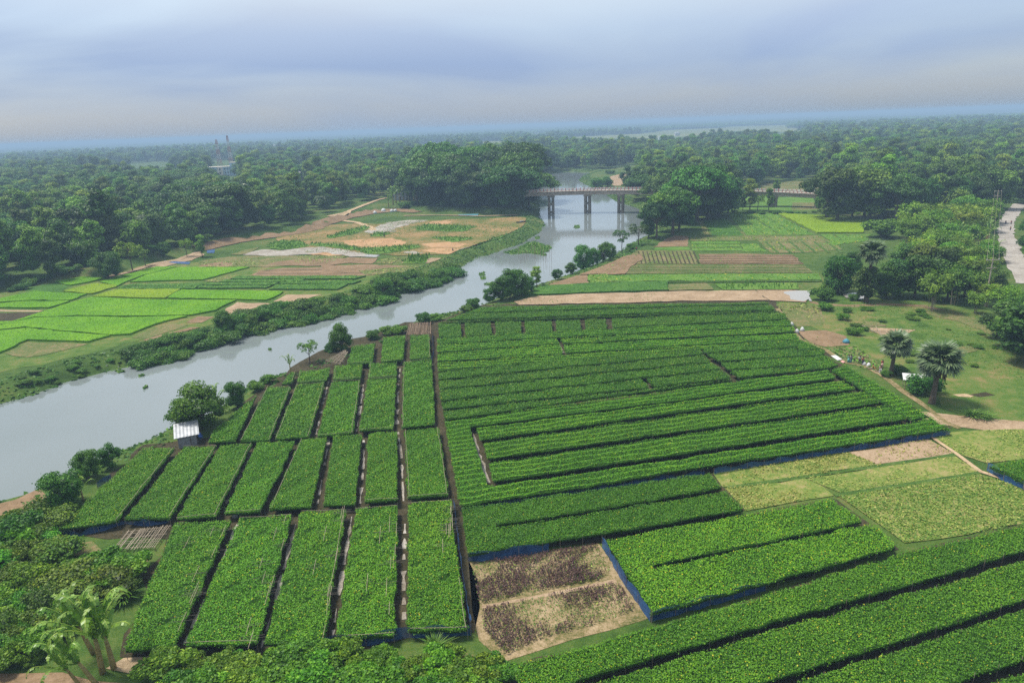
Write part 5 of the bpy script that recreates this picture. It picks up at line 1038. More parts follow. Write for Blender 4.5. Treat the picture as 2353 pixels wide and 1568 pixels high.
# foreground undergrowth
UG = 'undergrowth in the near left corner'; rr = random.Random(11)
ugp = Z7((-60, 470), (60, 440), (200, 380), (300, 300), (420, 420), (400, 470), (330, 590), (500, 620), (760, 610), (880, 720), (900, 860), (840, 900), (600, 900), (420, 1000), (330, 1300), (60, 1370), (-60, 1390)); n = 0
while n < 95:
    u = rr.uniform(-20, 310); v_ = rr.uniform(1200, 1550)
    if inpoly(np.array([u]), np.array([v_]), ugp)[0]:
        n += 1; kd = rr.choice(['shrub', 'shrub', 'shrub', 'bush', 'bush']); plant_px(kd, u, v_, rr.uniform(26, 62), 'leafy shrub in the thicket at the lower left', UG, rr.randrange(3), rr.uniform(1.0, 1.4), (rr.uniform(.8, 1.6), rr.uniform(.8, 1.35), .75))
for k in range(34):
    u = 390+k*22.5+rr.uniform(-10, 10); v_ = rr.uniform(1520, 1590)-(0 if u < 1080 else -25); plant_px('shrub', u, v_, rr.uniform(34, 66), 'leafy shrub along the bottom below the nearest beds', 'undergrowth along the bottom', k % 3, rr.uniform(1.0, 1.3), (rr.uniform(1.0, 1.6), rr.uniform(1.0, 1.35), .9))
for k in range(30):
    u = 400+k*25+rr.uniform(-10, 10); plant_px('shrub', u, rr.uniform(1585, 1650), rr.uniform(50, 80), 'leafy shrub at the very bottom edge below the nearest beds', 'undergrowth along the bottom', k % 3, 1.2, (rr.uniform(1.0, 1.5), rr.uniform(1.0, 1.3), .9))
plant_px('grasstuft', 1108, 1572, 34, 'big arching grass tuft at the bottom beside the long bed corner', 'grass tufts', 0, 1.6); plant_px('grasstuft', 284, 1375, 36, 'arching grass tuft left of the nearest beds', 'grass tufts', 1, 1.6); plant_px('grasstuft', 1000, 1490, 34, 'grass tuft below the blue net corner', 'grass tufts', 2, 1.2)
plant_px('grasstuft', 2232, 955, 17, 'reedy grass clump right of the right palm', 'grass tufts', 0, 2.2); plant_px('grasstuft', 2265, 960, 14, 'reedy grass clump on the pasture at the right', 'grass tufts', 1, 2.2)

# ------------------------------------------------------------------ palmyra palms and bananas
def fan_leaf(seed, blades=22, L_=1.25):
    rg = np.random.default_rng(seed); Q = [[(0, -.02, 0), (0, .02, 0), (1.0, .02, .03), (1.0, -.02, .03)]]; R_ = [.9]
    for i in range(blades):
        a = -1.9+3.8*i/(blades-1); l = L_*(1-.10*abs(a))*rg.uniform(.92, 1.06); d = np.array([math.cos(a), math.sin(a), 0]); s = np.array([-math.sin(a), math.cos(a), 0])*.115; b0 = np.array([1.0, 0, .03]); z1 = np.array([0, 0, .05*(i % 2)])
        m1 = b0+d*l*.55+z1-np.array([0, 0, .06]); m2 = b0+d*l-np.array([0, 0, .38*rg.uniform(.6, 1.4)]); Q += [[b0-s*.1, b0+s*.1, m1+s, m1-s], [m1-s, m1+s, m2+s*.12, m2-s*.12]]; R_ += [rg.uniform(.2, .7), rg.uniform(.4, 1)]
    return quads_mesh('fan_leaf', np.array(Q, float), R_, M['leaf_palm'])
FAN = [fan_leaf(k) for k in range(3)]
def palmyra(u, v_, hpx, label, lean=0, nf=34, s=1.0):
    p = P(u, v_); h = hpx*depth(p)/F/.96; root = empty('palmyra_palm', tuple(p)); tag(root, label, 'palm', 'palmyra palms'); rg = random.Random(u); th = h-2.4*s
    m = MB(); hh = [(-.3, .52), (.4, .42), (1.5, .34), (3, .30), (th*.7, .27), (th, .25)]; m.tube([(lean*max(z, 0)/th, 0, z) for z, r in hh], [r*s for z, r in hh], 10); m.build('trunk', M['bark'], root, smooth=True)
    d = MB(); rg2 = np.random.default_rng(u)
    for i in range(26):
        a = i*2.4; r = 1.2*s*rg.uniform(.5, 1.0); zz = th-1.0*s-rg.uniform(0, 1.2)*s; d.tube([(lean, 0, th-.2), (lean+r*.7*math.cos(a), r*.7*math.sin(a), th-.5*s), (lean+r*math.cos(a), r*math.sin(a), zz)], [.04, .05, .14], 4)
    tag(d.build('dry_skirt', M['leaf_palm_dead'], root), kind='stuff')
    for i in range(nf):
        a = i*2.39996; e = 1.35-1.75*(i/nf)**.9+rg.uniform(-.12, .12); f = obj('fan_leaf', FAN[i % 3], None, root); f.location = (lean, 0, th); f.rotation_euler = Euler((rg.uniform(-.4, .4), -e, a), 'XYZ'); k = s*rg.uniform(1.25, 1.5); f.scale = (k, k, k); q = .75+.35*(1-i/nf); f.color = (q, q, q*1.02, 1)
palmyra(2140, 926, 138, 'larger palmyra palm right of the white-roofed shelter', .25, 40, 1.25); palmyra(2045, 862, 98, 'smaller palmyra palm left of the white-roofed shelter', .3, 34, 1.0); palmyra(1990, 694, 135, 'palmyra palm rising out of the dark grove above the pond', 0, 30, 1.25)
def banana_leaf(seed, L_=3.0):
    rg = np.random.default_rng(seed); n = 13; Q = []; R_ = []
    def c(t_): return np.array([L_*.85*math.sin(t_*1.5), 0, L_*(.62*math.sin(t_*2.2)-.25*t_*t_)])
    for i in range(n):
        a, b_ = c(i/n), c((i+1)/n); w = .21*math.sin(math.pi*min(1, .12+.88*(i+.5)/n))**.6
        for s in (-1, 1):
            dr_ = rg.uniform(.05, .28)+(.15 if rg.random() < .3 else 0); sk = rg.uniform(0, .08); g_ = rg.uniform(.6, .95)
            e = np.array([sk, s*w, -dr_*w*2]); bb = a+(b_-a)*g_; Q.append([a, bb, bb+e, a+e]); R_.append(rg.uniform(.25, .8))
        Q.append([a+np.array([0, -.03, .012]), a+np.array([0, .03, .012]), b_+np.array([0, .025, .012]), b_+np.array([0, -.025, .012])]); R_.append(1.0)
    return quads_mesh('leaf', np.array(Q, float), R_, M['leaf_banana'])
BAN = [banana_leaf(k) for k in range(4)]
bst = MB(); bst.tube([(0, 0, -.2), (0, 0, .6), (.02, 0, 1.6), (0, .02, 2.4)], [.17, .15, .12, .08], 8)
bst_me = bst.mesh('stem', True); bst_me.materials.append(M['banana_stem'])
def banana(u, v_, hpx, label, group=None, nl=9, tilt=0, rz=None, tint=None):
    p = P(u, v_); h = hpx*depth(p)/F/.96; s = h/3.9; rg = random.Random(int(u*3+v_)); root = empty('banana_plant', (p[0], p[1], float(ground_z(p[0], p[1]))), rg.uniform(0, 6.28) if rz is None else rz); root.scale = (s, s, s); root.rotation_euler.y = tilt; tag(root, label, 'banana plant', group)
    obj('stem', bst_me, None, root)
    for i in range(nl):
        f = obj('leaf', BAN[i % 4], None, root); f.location = (0, 0, 2.25); f.rotation_euler = (0, -.95+1.1*(i/nl)+rg.uniform(-.1, .1), i*2.39996+rg.uniform(-.2, .2)); k = rg.uniform(.85, 1.1); f.scale = (k, k, k)
        if tint: f.color = tint+(1,)
bc = 'banana clump at the lower left'
banana(236, 1545, 165, 'tallest banana plant of the lower left clump, right front', bc, 11, .03, 1.0); banana(262, 1535, 150, 'banana plant behind the tallest one in the lower left clump', bc, 7, -.05, 2.0); banana(225, 1575, 130, 'banana plant leaning left in the lower left clump', bc, 8, -.35, .2); banana(190, 1580, 110, 'shortest banana plant at the left of the lower left clump', bc, 7, -.3, .5); banana(215, 1500, 135, 'banana plant at the back of the lower left clump', bc, 8, -.2, .3)
banana(500, 945, 52, 'single banana plant by the riverside trees near the tin hut', 'bananas by the river', 8); banana(192, 1150, 50, 'banana plant at the foot of the lower left riverside tree', 'bananas by the river', 7); banana(668, 857, 36, 'ragged banana plant on the brown bank by the corner beds', 'bananas by the river', 5)
for k in range(8): banana(895+k*9+rr.uniform(-3, 3), 474+rr.uniform(-4, 8), rr.uniform(24, 34), 'banana plant in the grove by the tin-roofed houses', 'bananas by the houses', 7)
for k in range(46):
    t_ = rr.random(); u = 2195+t_*110+rr.uniform(-25, 15); v_ = 500+rr.random()*150; u = min(u, 2268+max(0, (v_-560))*.3)
    banana(u, v_, rr.uniform(26, 38), 'banana plant in the plantation left of the pale road', 'banana plantation by the road', 7, tint=(1.0, 1.0, 1.2))

# ------------------------------------------------------------------ bridge
zd = 9.8
bp_ = np.array([P(u, v_, float(np.interp(u, [1430, 1700, 1800, 1900, 2215], [9.8, 8.2, 7.4, 6.8, 5.4]))) for u, v_ in ((1190, 443), (1230, 441), (1345, 437.5), (1426, 436.5), (1500, 436.5), (1700, 438.5), (1800, 441), (1900, 446), (2165, 463), (2215, 466))])
def resample(p, step):
    seg = np.linalg.norm(np.diff(p, axis=0), axis=1); s = np.concatenate([[0], np.cumsum(seg)]); n = int(s[-1]/step); t_ = np.linspace(0, s[-1], n+1)
    q = np.stack([np.interp(t_, s, p[:, i]) for i in range(3)], 1)
    for _ in range(int(12/step)+2): q[1:-1] = (q[:-2]+2*q[1:-1]+q[2:])/4
    return q
bl = resample(bp_, 2.0); tg = np.gradient(bl, axis=0); tg /= np.linalg.norm(tg[:, :2], axis=1, keepdims=True); nm_ = np.stack([-tg[:, 1], tg[:, 0], 0*tg[:, 0]], 1)
bo = bl[0].copy(); bo[2] = 0; br = empty('river_bridge', tuple(bo)); tag(br, 'long concrete road bridge with red and white railing across the river', 'bridge')
def sweep(name, off, w, z0, z1, mat):
    v = []; f = []
    for i in range(len(bl)):
        for dx in (-w/2, w/2):
            for z in (z0, z1): q = bl[i]+nm_[i]*(off+dx)-bo; v.append((q[0], q[1], bl[i][2]+z))
    for i in range(len(bl)-1):
        a = i*4; b_ = a+4; f += [(a, a+1, b_+1, b_), (a+1, a+3, b_+3, b_+1), (a+3, a+2, b_+2, b_+3), (a+2, a, b_, b_+2)]
    e = (len(bl)-1)*4; f += [(0, 2, 3, 1), (e, e+1, e+3, e+2)]
    return obj(name, mesh_py(name, v, f), mat, br)
sweep('deck', 0, 6.6, -.35, 0, M['concrete'])
for off in (-2.4, 0, 2.4): sweep('girder', off, .7, -2.0, -.352, M['concrete'])
for off in (-3.15, 3.15): sweep('kerb', off, .3, .002, .25, M['concrete'])
rpost = MB().box((0, 0, .65), (.28, .28, 1.05)).mesh('rail_post'); rpost.materials.append(M['red_paint'])
for sgn in (-1, 1):
    for hz in (.62, 1.02): sweep('rail', sgn*3.15, .14, hz, hz+.17, M['white_paint'])
    for i in range(1, len(bl)-1):
        q = bl[i]+nm_[i]*sgn*3.15-bo; o = obj('rail_post', rpost, None, br, (q[0], q[1], bl[i][2]+.05)); o.rotation_euler.z = math.atan2(tg[i][1], tg[i][0])
def pier_mesh(name, zb, zt):
    m = MB(); hgt = zt-zb
    for y in (-1.75, 1.75):
        for x in (-1.08, 1.08): m.tube([(x, y, zb), (x, y, zt-.9)], .74, 10)
    for k in (.18, .55): m.box((0, 0, zb+hgt*k+.6), (2.2, 3.6, .75))
    m.box((0, 0, zt-.45), (4.1, 5.6, .9)); return m.mesh(name)
pm = {}
ppx = [1268, 1346, 1427, 1510, 1597, 1686, 1780, 1881, 1985, 2085, 2162, 2195]
blu = proj(bl)[:, 0]
for u in ppx:
    i = int(np.argmin(np.abs(blu-u))); q = bl[i]-bo; zb = min(float(ground_z(bl[i][0], bl[i][1])), WL) - 1.0 if u < 1500 else -.5
    key_ = (round(zb, 2), round(float(bl[i][2]), 2))
    if key_ not in pm: pm[key_] = pier_mesh('pier', zb, float(bl[i][2])-2.002)
    o = obj('pier', pm[key_], M['concrete_dark'], br, (q[0], q[1], 0)); o.rotation_euler.z = math.atan2(tg[i][1], tg[i][0])

# ------------------------------------------------------------------ huts, houses, masts
def at(u, v_, z=0): p = P(u, v_, z); return (p[0], p[1], z)
hx = empty('tin_hut', at(433, 1018), math.radians(24)); tag(hx, 'small grey tin hut with white sloping roof beside the river trees', 'hut')
MB().box((0, -1.35, .95), (2.6, .08, 1.9)).build('front_wall', M['tin_wall'], hx); MB().box((-1.26, .1, .95), (.08, 2.8, 1.9)).build('side_wall', M['tin_wall'], hx); MB().box((.45, -1.40, .9), (.10, .03, 1.8)).build('door_frame', M['wood_dark'], hx); MB().box((.95, -1.40, .9), (.7, .02, 1.7)).build('door', M['tin_wall'], hx)
for x, y, hh in ((1.35, -1.3, 2.0), (1.35, 1.3, 2.7), (-1.2, 1.45, 2.7), (1.9, 1.2, 2.6)): MB().tube([(x, y, 0), (x, y, hh)], .06, 6).build('post', M['wood_dark'], hx)
rf = MB(); nr_ = 14
for i in range(nr_):
    x0 = -1.7+3.5*i/nr_; x1 = -1.7+3.5*(i+1)/nr_; dz = .04*(i % 2); rf.add([(x0, -1.9, 1.95+dz), (x1, -1.9, 1.95+.04-dz), (x1, 1.9, 2.85+.04-dz), (x0, 1.9, 2.85+dz), (x0, -1.9, 1.92), (x1, -1.9, 1.92), (x1, 1.9, 2.82), (x0, 1.9, 2.82)], [(0, 1, 2, 3), (7, 6, 5, 4), (0, 4, 5, 1), (3, 2, 6, 7)])
rf.build('roof', M['tin'], hx)
ch = empty('blue_plastic_chair', at(462, 1008), 1.0); tag(ch, 'blue plastic chair beside the tin hut', 'chair')
MB().box((0, 0, .44), (.48, .46, .05)).build('seat', M['plastic_blue'], ch); MB().box((0, .24, .72), (.48, .05, .5)).build('backrest', M['plastic_blue'], ch)
for x in (-.2, .2):
    for y in (-.19, .19): MB().tube([(x, y, .42), (x*1.1, y*1.1, 0)], .025, 5).build('leg', M['plastic_blue'], ch)
    MB().box((x*1.15, 0, .62), (.05, .42, .04)).build('armrest', M['plastic_blue'], ch)
sh = empty('shelter', at(2098, 893), math.radians(-22)); tag(sh, 'open shelter with white sheet roof between the two palms', 'shelter')
for x in (-1.5, 1.5):
    for y, hh in ((-1.0, 1.9), (1.0, 2.2)): MB().tube([(x, y, 0), (x, y, hh)], .05, 6).build('post', M['bamboo_pole'], sh)
MB().add([(-1.9, -1.3, 1.92), (1.9, -1.3, 1.88), (2.0, 1.3, 2.25), (-1.8, 1.3, 2.3), (-1.9, -1.3, 1.88), (1.9, -1.3, 1.84), (2.0, 1.3, 2.21), (-1.8, 1.3, 2.26)], [(0, 1, 2, 3), (7, 6, 5, 4), (0, 4, 5, 1), (1, 5, 6, 2), (2, 6, 7, 3), (3, 7, 4, 0)]).build('roof', M['white_wall'], sh)
MB().box((.2, -.1, 2.16), (.18, 2.6, .03)).build('roof_batten', M['wood_dark'], sh); MB().box((.4, 1.05, .75), (2.0, .04, 1.3)).build('back_sheet', M['tin'], sh); MB().box((0, .1, .42), (1.9, 1.2, .08)).build('platform', M['bamboo_pole'], sh)
tb = MB(); tb.box((-.2, 0, .58), (1.1, .8, .22)); tb.box((.3, -.2, .78), (.5, .5, .2)); tag(tb.build('tarp_bundle', M['cloth_teal'], None), 'teal tarpaulin bundle on the shelter platform', 'tarp'); bpy.data.objects['tarp_bundle'].location = at(2098, 893); bpy.data.objects['tarp_bundle'].rotation_euler.z = math.radians(-22)
def house(u, v_, w, d, h, rz, wall, roof, label, roofh=1.4, cat='house', hip=True, win=2):
    p = P(u, v_); e = empty('village_house', (p[0], p[1], float(ground_z(p[0], p[1]))), rz); tag(e, label, cat)
    MB().box((0, 0, h/2), (w, d, h)).build('wall', wall, e); o = .5; m = MB()
    m.add([(-w/2-o, -d/2-o, h), (w/2+o, -d/2-o, h), (w/2+o, d/2+o, h), (-w/2-o, d/2+o, h), (-w/2+(d/3 if hip else -o), 0, h+roofh), (w/2-(d/3 if hip else -o), 0, h+roofh)], [(0, 1, 5, 4), (2, 3, 4, 5), (1, 2, 5), (3, 0, 4), (3, 2, 1, 0)]); m.build('roof', roof, e)
    MB().box((0, -d/2-.02, 1.0), (1.0, .06, 2.0)).build('door', M['wood_dark'], e)
    for i in range(win):
        xw = -w/3+2*w/3*i/max(1, win-1); wn_ = MB().box((xw, -d/2-.02, h*.55), (.9, .06, .9)).build('window', M['glass_dark'], e); MB().box((xw, -d/2-.1, h*.55-.52), (1.1, .2, .1)).build('sill', M['cream'], wn_)
    return e
house(920, 466, 8, 5.5, 3.4, .15, M['white_wall'], M['tin'], 'tin-roofed house among banana plants above the sand flat', 1.8)
house(972, 462, 7, 5, 4.2, -.2, M['tin_wall'], M['tin'], 'grey tin-roofed house half hidden right of the banana plants', 1.8); house(990, 466, 5, 4, 3.0, .3, M['wood_dark'], M['brick_red'], 'small brown-roofed shed beside the grey tin-roofed house', 1.2)
house(690, 420, 9, 8, 7.5, .1, M['white_wall'], M['tin'], 'pale house with tin roof deep in the left forest', 2.2, win=3)
house(2263, 470, 9, 5, 4, .3, M['white_wall'], M['tin'], 'white house behind the trees near the power poles', 1.2)
bq = P(515, 409); be = empty('apartment_building', (bq[0], bq[1], 0), math.radians(12)); tag(be, 'pale blue three-storey building rising out of the left forest', 'building')
MB().box((-4, 0, 6.2), (24, 10, 12.4)).build('wall', M['blue_wall'], be); MB().box((13, 1, 8.2), (9, 9, 16.4)).build('stair_tower', M['blue_wall'], be); MB().box((-4, -.1, 12.6), (25, 11.2, .5)).build('roof_slab', M['cream'], be); MB().box((13, .9, 16.6), (10, 10, .45)).build('tower_roof', M['cream'], be); MB().box((-2, -5.6, 6.5), (6, 2.2, 11)).build('stair_bay', M['cream'], be)
for z in (4.1, 8.2): MB().box((-4, -5.1, z), (24.4, .5, .35)).build('floor_band', M['cream'], be)
for z in (2.2, 6.3, 10.3):
    for x in (-13.5, -9, 3, 6):
        wn_ = MB().box((x, -5.04, z), (1.5, .12, 1.8)).build('window', M['glass_dark'], be); MB().box((x, -5.22, z-1.02), (1.9, .3, .16)).build('sill', M['cream'], wn_); MB().box((x, -5.14, z), (.1, .06, 1.8)).build('mullion', M['cream'], wn_)
    MB().box((-2, -6.72, z-.4), (1.6, .1, 2.3)).build('bay_opening', M['glass_dark'], be)
for z in (4.5, 9.5, 14): MB().box((12, -3.54, z), (1.4, .12, 1.6)).build('window', M['glass_dark'], be)
for x in (-15, -4.5, -1): MB().box((x, -2, 13.6), (.35, .35, 1.8)).build('roof_column', M['cream'], be)
def mast(u, v_, top, w0, label):
    p = P(u, v_); e = empty('lattice_mast', (p[0], p[1], 0)); tag(e, label, 'mast', 'lattice masts'); n = 12
    for i in range(n):
        z0, z1 = top*i/n, top*(i+1)/n; a, b_ = w0*(1-.72*i/n)/2, w0*(1-.72*(i+1)/n)/2; m = MB()
        for sx, sy in ((-1, -1), (1, -1), (1, 1), (-1, 1)):
            m.tube([(sx*a, sy*a, z0), (sx*b_, sy*b_, z1)], .28, 4, False); tx_, ty_ = (-sy, sx); m.tube([(sx*a, sy*a, z0), (tx_*b_, ty_*b_, z1)], .14, 4, False); m.tube([(sx*b_, sy*b_, z1), (tx_*b_, ty_*b_, z1)], .14, 4, False)
        m.build('mast_section', M['steel_red'] if (i//2) % 2 else M['steel_white'], e)
    MB().tube([(0, 0, top), (0, 0, top+2)], .12, 5).build('antenna', M['steel_white'], e); MB().tube([(w0*.2, -1, top*.68), (w0*.2, -1.5, top*.68)], .8, 10).build('dish', M['steel_white'], e)
mast(507, 389, 41, 5.5, 'left of two red and white lattice masts above the left forest'); mast(533, 388, 46, 5.0, 'right and taller of two red and white lattice masts')
for k, (u, v_) in enumerate(((632, 352), (651, 351))):
    p = P(u, v_); e = empty('water_tower', (p[0], p[1], 0)); tag(e, ['left of two far white towers over the left forest', 'right of two far white towers over the left forest'][k], 'tower', 'far white towers')
    for a in range(4): MB().tube([(2.2*math.cos(a*1.57), 2.2*math.sin(a*1.57), 0), (1.8*math.cos(a*1.57), 1.8*math.sin(a*1.57), 14)], .35, 5).build('leg', M['white_wall'], e)
    MB().tube([(0, 0, 13.9), (0, 0, 15), (0, 0, 19), (0, 0, 20.5)], [2.4, 3.4, 3.4, .6], 12).build('tank', M['white_wall'], e); MB().tube([(0, 0, 20), (0, 0, 25)], .2, 5).build('antenna', M['steel_white'], e); MB().box((0, 0, 10), (6, 6, 5)).build('tower_room', M['white_wall'], e)
for k, (u, v_) in enumerate(((1520, 323), (1555, 312), (1745, 322), (1880, 315))):
    house(u, v_, 14, 9, 8, .2*k, M['white_wall'], M['tin'], ['pale far house left of the yellow fields', 'pale far house at the edge of the yellow fields', 'pale far house in the middle of the yellow fields', 'pale far house right of the yellow fields'][k], 2.5)
# power line
def pole(u, v_, h, label):
    p = P(u, v_); e = empty('power_pole', tuple(p)); tag(e, label, 'pole', 'power poles'); MB().tube([(0, 0, -.3), (0, 0, h)], [.2, .12], 8).build('post', M['concrete'], e)
    for z in (h-.5, h-2.4): MB().box((0, 0, z), (3.0 if z > h-1 else 2.2, .16, .18)).build('crossarm', M['concrete'], e)
    arm = [o for o in e.children if o.name.startswith('crossarm')][0]
    for x in (-1.4, 0, 1.4): MB().tube([(x, 0, h-.4), (x, 0, h-.12)], .08, 6).build('insulator', M['white_paint'], arm)
    return p
pa = pole(2262, 702, 11.5, 'nearer concrete power pole among the bananas and bamboo'); pb_ = pole(2281, 507, 12.5, 'farther concrete power pole beside the broad bright tree'); pc = P(2225, 1300); 
for k, x in enumerate((-1.4, 0, 1.4)):
    pts = []
    for i in range(25):
        t_ = i/24; q = pa+(pb_-pa)*t_; pts.append((q[0]+x, q[1], 11.4+t_*1.0-2.2*4*t_*(1-t_)))
    m = MB(); m.tube(pts, .018, 4, False); tag(m.build('power_wire', M['concrete']), ['left power wire between the two poles', 'middle power wire between the two poles', 'right power wire between the two poles'][k], 'wire', 'power wires')

# ------------------------------------------------------------------ people and small things
def skinned(name, verts, edges, radii, mat, parent, sub=1):
    me = mesh_py(name, verts, []); me.edges.add(len(edges)); me.edges.foreach_set('vertices', [i for e in edges for i in e]); me.update(); o = obj(name, me, mat, parent)
    md_ = o.modifiers.new('skin', 'SKIN'); sv = me.skin_vertices[0].data if me.skin_vertices else None
    if sv is None:
        bm = bmesh.new(); bm.from_mesh(me); bm.verts.layers.skin.verify(); bm.to_mesh(me); bm.free(); sv = me.skin_vertices[0].data
    for i, r in enumerate(radii): sv[i].radius = (r, r) if not isinstance(r, tuple) else r
    sv[0].use_root = True; s_ = o.modifiers.new('sub', 'SUBSURF'); s_.levels = s_.render_levels = sub; md_.use_smooth_shade = True
    return o
def person(loc, rz, label, shirt, legs, pose='stand', skirt=False, h=1.66):
    e = empty('person', tuple(loc), rz); s = h/1.7; e.scale = (s, s, s); tag(e, label, 'person')
    sit = pose == 'sit'; dz = -.42 if sit else 0
    st_ = 1 if pose == 'walk' else 0
    V_ = [(0, 0, .95+dz), (0, 0, 1.2+dz), (0, 0, 1.4+dz), (0, 0, 1.5+dz), (0, -.02, 1.60+dz), (0, -.01, 1.69+dz),
          (.19, 0, 1.4+dz), (.24, .0, 1.12+dz), (.22, -.14, .90+dz), (.21, -.18, .82+dz), (-.19, 0, 1.4+dz), (-.24, 0, 1.12+dz), (-.22, -.14, .90+dz), (-.21, -.18, .82+dz)]
    if sit: V_ += [(.1, -.05, .5), (.14, -.38, .52), (.13, -.34, .08), (.13, -.46, .05), (-.1, -.05, .5), (-.14, -.38, .52), (-.13, -.34, .08), (-.13, -.46, .05)]
    else: V_ += [(.1, 0, .9), (.11, -.12*st_-.01, .5), (.11, .02-.1*st_, .09), (.11, -.12-.1*st_, .045), (-.1, 0, .9), (-.11, .08*st_-.01, .5), (-.11, .02+.2*st_, .09), (-.11, -.12+.2*st_, .045)]
    E_ = [(0, 1), (1, 2), (2, 3), (3, 4), (4, 5), (2, 6), (6, 7), (7, 8), (8, 9), (2, 10), (10, 11), (11, 12), (12, 13), (0, 14), (14, 15), (15, 16), (16, 17), (0, 18), (18, 19), (19, 20), (20, 21)]
    R_ = [(.14, .10), (.13, .10), (.14, .09), .055, .095, .07, .065, .048, .04, .042, .065, .048, .04, .042, .085, .06, .045, .04, .085, .06, .045, .04]
    skinned('body', V_, E_, R_, M['skin'], e)
    skinned('shirt', [V_[i] for i in (0, 1, 2, 6, 7, 10, 11)], [(0, 1), (1, 2), (2, 3), (3, 4), (2, 5), (5, 6)], [(.165, .13), (.155, .12), (.16, .11), .085, .07, .085, .07], shirt, e)
    if skirt: MB().tube([(0, 0, .98+dz), (0, 0, .7+dz*.5), (0, 0, .12)], [.17, .21, .25], 10).build('skirt', legs, e, smooth=True)
    else: skinned('trousers', [V_[0], V_[14], V_[15], V_[16], V_[18], V_[19], V_[20]], [(0, 1), (1, 2), (2, 3), (0, 4), (4, 5), (5, 6)], [(.16, .12), .105, .082, .07, .105, .082, .07], legs, e)
    MB().tube([(0, .03, 1.60+dz), (0, .02, 1.68+dz), (0, .01, 1.74+dz), (0, .01, 1.765+dz)], [.10, .115, .08, .02], 8).build('hair', M['hair'], e, smooth=True)
    return e
C_ = {k: mat_cloth(k+'_cloth', c) for k, c in dict(teal=(.12, .34, .30), grey=(.30, .33, .36), denim=(.10, .16, .28), white=(.65, .65, .66), black=(.02, .02, .025), coral=(.55, .17, .13), navy=(.03, .04, .12), orange=(.62, .30, .10), pink=(.60, .36, .30), red=(.5, .06, .05)).items()}
ZP = Zf(1934.4, 798.3, .1371)
def pp_(x, y): u, v_ = ZP((x, y))[0]; return P(u, v_)
person(pp_(103, 252), 2.6, 'person in a pale teal dress, leftmost of the group on the path', C_['teal'], C_['teal'], skirt=True, h=1.55)
person(pp_(142, 258), .3, 'person in grey shirt and blue trousers beside the teal dress', C_['grey'], C_['denim'])
person(pp_(285, 272), -.2, 'person in white top and black trousers in the middle of the path group', C_['white'], C_['black']); person(pp_(338, 290), .2, 'person in coral shirt and navy trousers in the path group', C_['coral'], C_['navy'])
person(pp_(512, 374), 1.0, 'person in orange crouching over vegetables on the path', C_['orange'], C_['orange'], 'sit'); person(pp_(632, 436), 2.8, 'person in pale pink standing at the right end of the path group', C_['pink'], C_['white'], 'walk'); person(pp_(665, 330), 3.0, 'person in a red and white top behind the right end of the path group', C_['red'], C_['pink'], skirt=True, h=1.5)
person(P(2309, 516), 0, 'person in dark clothes walking down the pale road', C_['black'], C_['navy'], 'walk'); person(P(2322, 516), 0, 'person in red, upper one at the edge of the pale road', C_['red'], C_['black']); person(P(2320, 530), 0, 'person in orange, lower one at the edge of the pale road', C_['orange'], C_['navy'])
person(P(1462, 577), 0, 'person in red at the riverside edge of the brown plot', C_['red'], C_['navy'], 'walk')
person(P(883, 546), .5, 'person in dark clothes working on the orange sand', C_['black'], C_['navy']); person(P(1040, 577), .5, 'person bending over the right orange sand patch', C_['navy'], C_['black'], 'sit')
for sx, u, nm_s in ((0, 1340, 'person walking on the bridge nearer the left end'), (1, 1262, 'person on the bridge at its left end')):
    i = int(np.argmin(np.abs(blu-u))); person(bl[i]+nm_[i]*1.8, 1.2, nm_s, C_['navy' if sx == 0 else 'red'], C_['black'], 'walk')
def sack(loc, r, h, mat, label, name='sack', cat='sack'):
    m = MB(); m.tube([(0, 0, -.03), (0, 0, h*.15), (.03, 0, h*.55), (0, .02, h*.85), (0, 0, h)], [r*.8, r, r*.95, r*.6, r*.25], 9); o = m.build(name, mat, None, tuple(loc), True); tag(o, label, cat)
sack(pp_(366, 292), .35, .7, M['white_wall'], 'white full sack right of the person in coral'); sack(pp_(440, 316), .38, .75, M['white_wall'], 'white full sack left of the crouching person')
def basket(loc, label):
    m = MB(); m.tube([(0, 0, 0), (0, 0, .28)], [.4, .52], 12, True); e = empty('vegetable_basket', tuple(loc)); tag(e, label, 'basket', 'baskets on the path'); m.build('basket', M['bamboo_pole'], e)
    rg = np.random.default_rng(3); q = rg.normal(0, .2, (60, 3)); q[:, 2] = .3+np.abs(q[:, 2])*.5; tag(obj('vegetables', quads_mesh('vegetables', leaf_quads(q, rg.normal(0, 1, (60, 3)), .2, rg), rg.random(60), M['leaf_gourd']), None, e), kind='stuff')
basket(pp_(452, 352), 'basket heaped with green vegetables left of the crouching person'); basket(pp_(560, 372), 'basket heaped with green vegetables right of the crouching person'); basket(pp_(590, 398), 'brown basket by the standing person in pink')
def clothsheet(name, px, mat, label, cat='sheet'):
    g = G(px, .12); rg = np.random.default_rng(2); c = g.mean(0); v = [(*(p-c)[:2], rg.uniform(0, .12)) for p in g]+[(0, 0, .15)]; n = len(g); f = [(i, (i+1) % n, n) for i in range(n)]; v += [(a, b_, z-.08) for a, b_, z in v[:n]]; f += [(i, n+1+i, n+1+(i+1) % n, (i+1) % n) for i in range(n)]
    o = obj(name, mesh_py(name, v, f), mat, None, tuple(c)); tag(o, label, cat)
clothsheet('pink_sheet', ZP((-30, 232), (10, 218), (50, 240), (20, 254)), M['cloth_pink'], 'pink sheet with vegetables at the left end of the path group'); clothsheet('white_sheet', Z6((1075, 318), (1110, 315), (1150, 345), (1120, 348)), M['white_wall'], 'white sheet spread on the path left of the people')
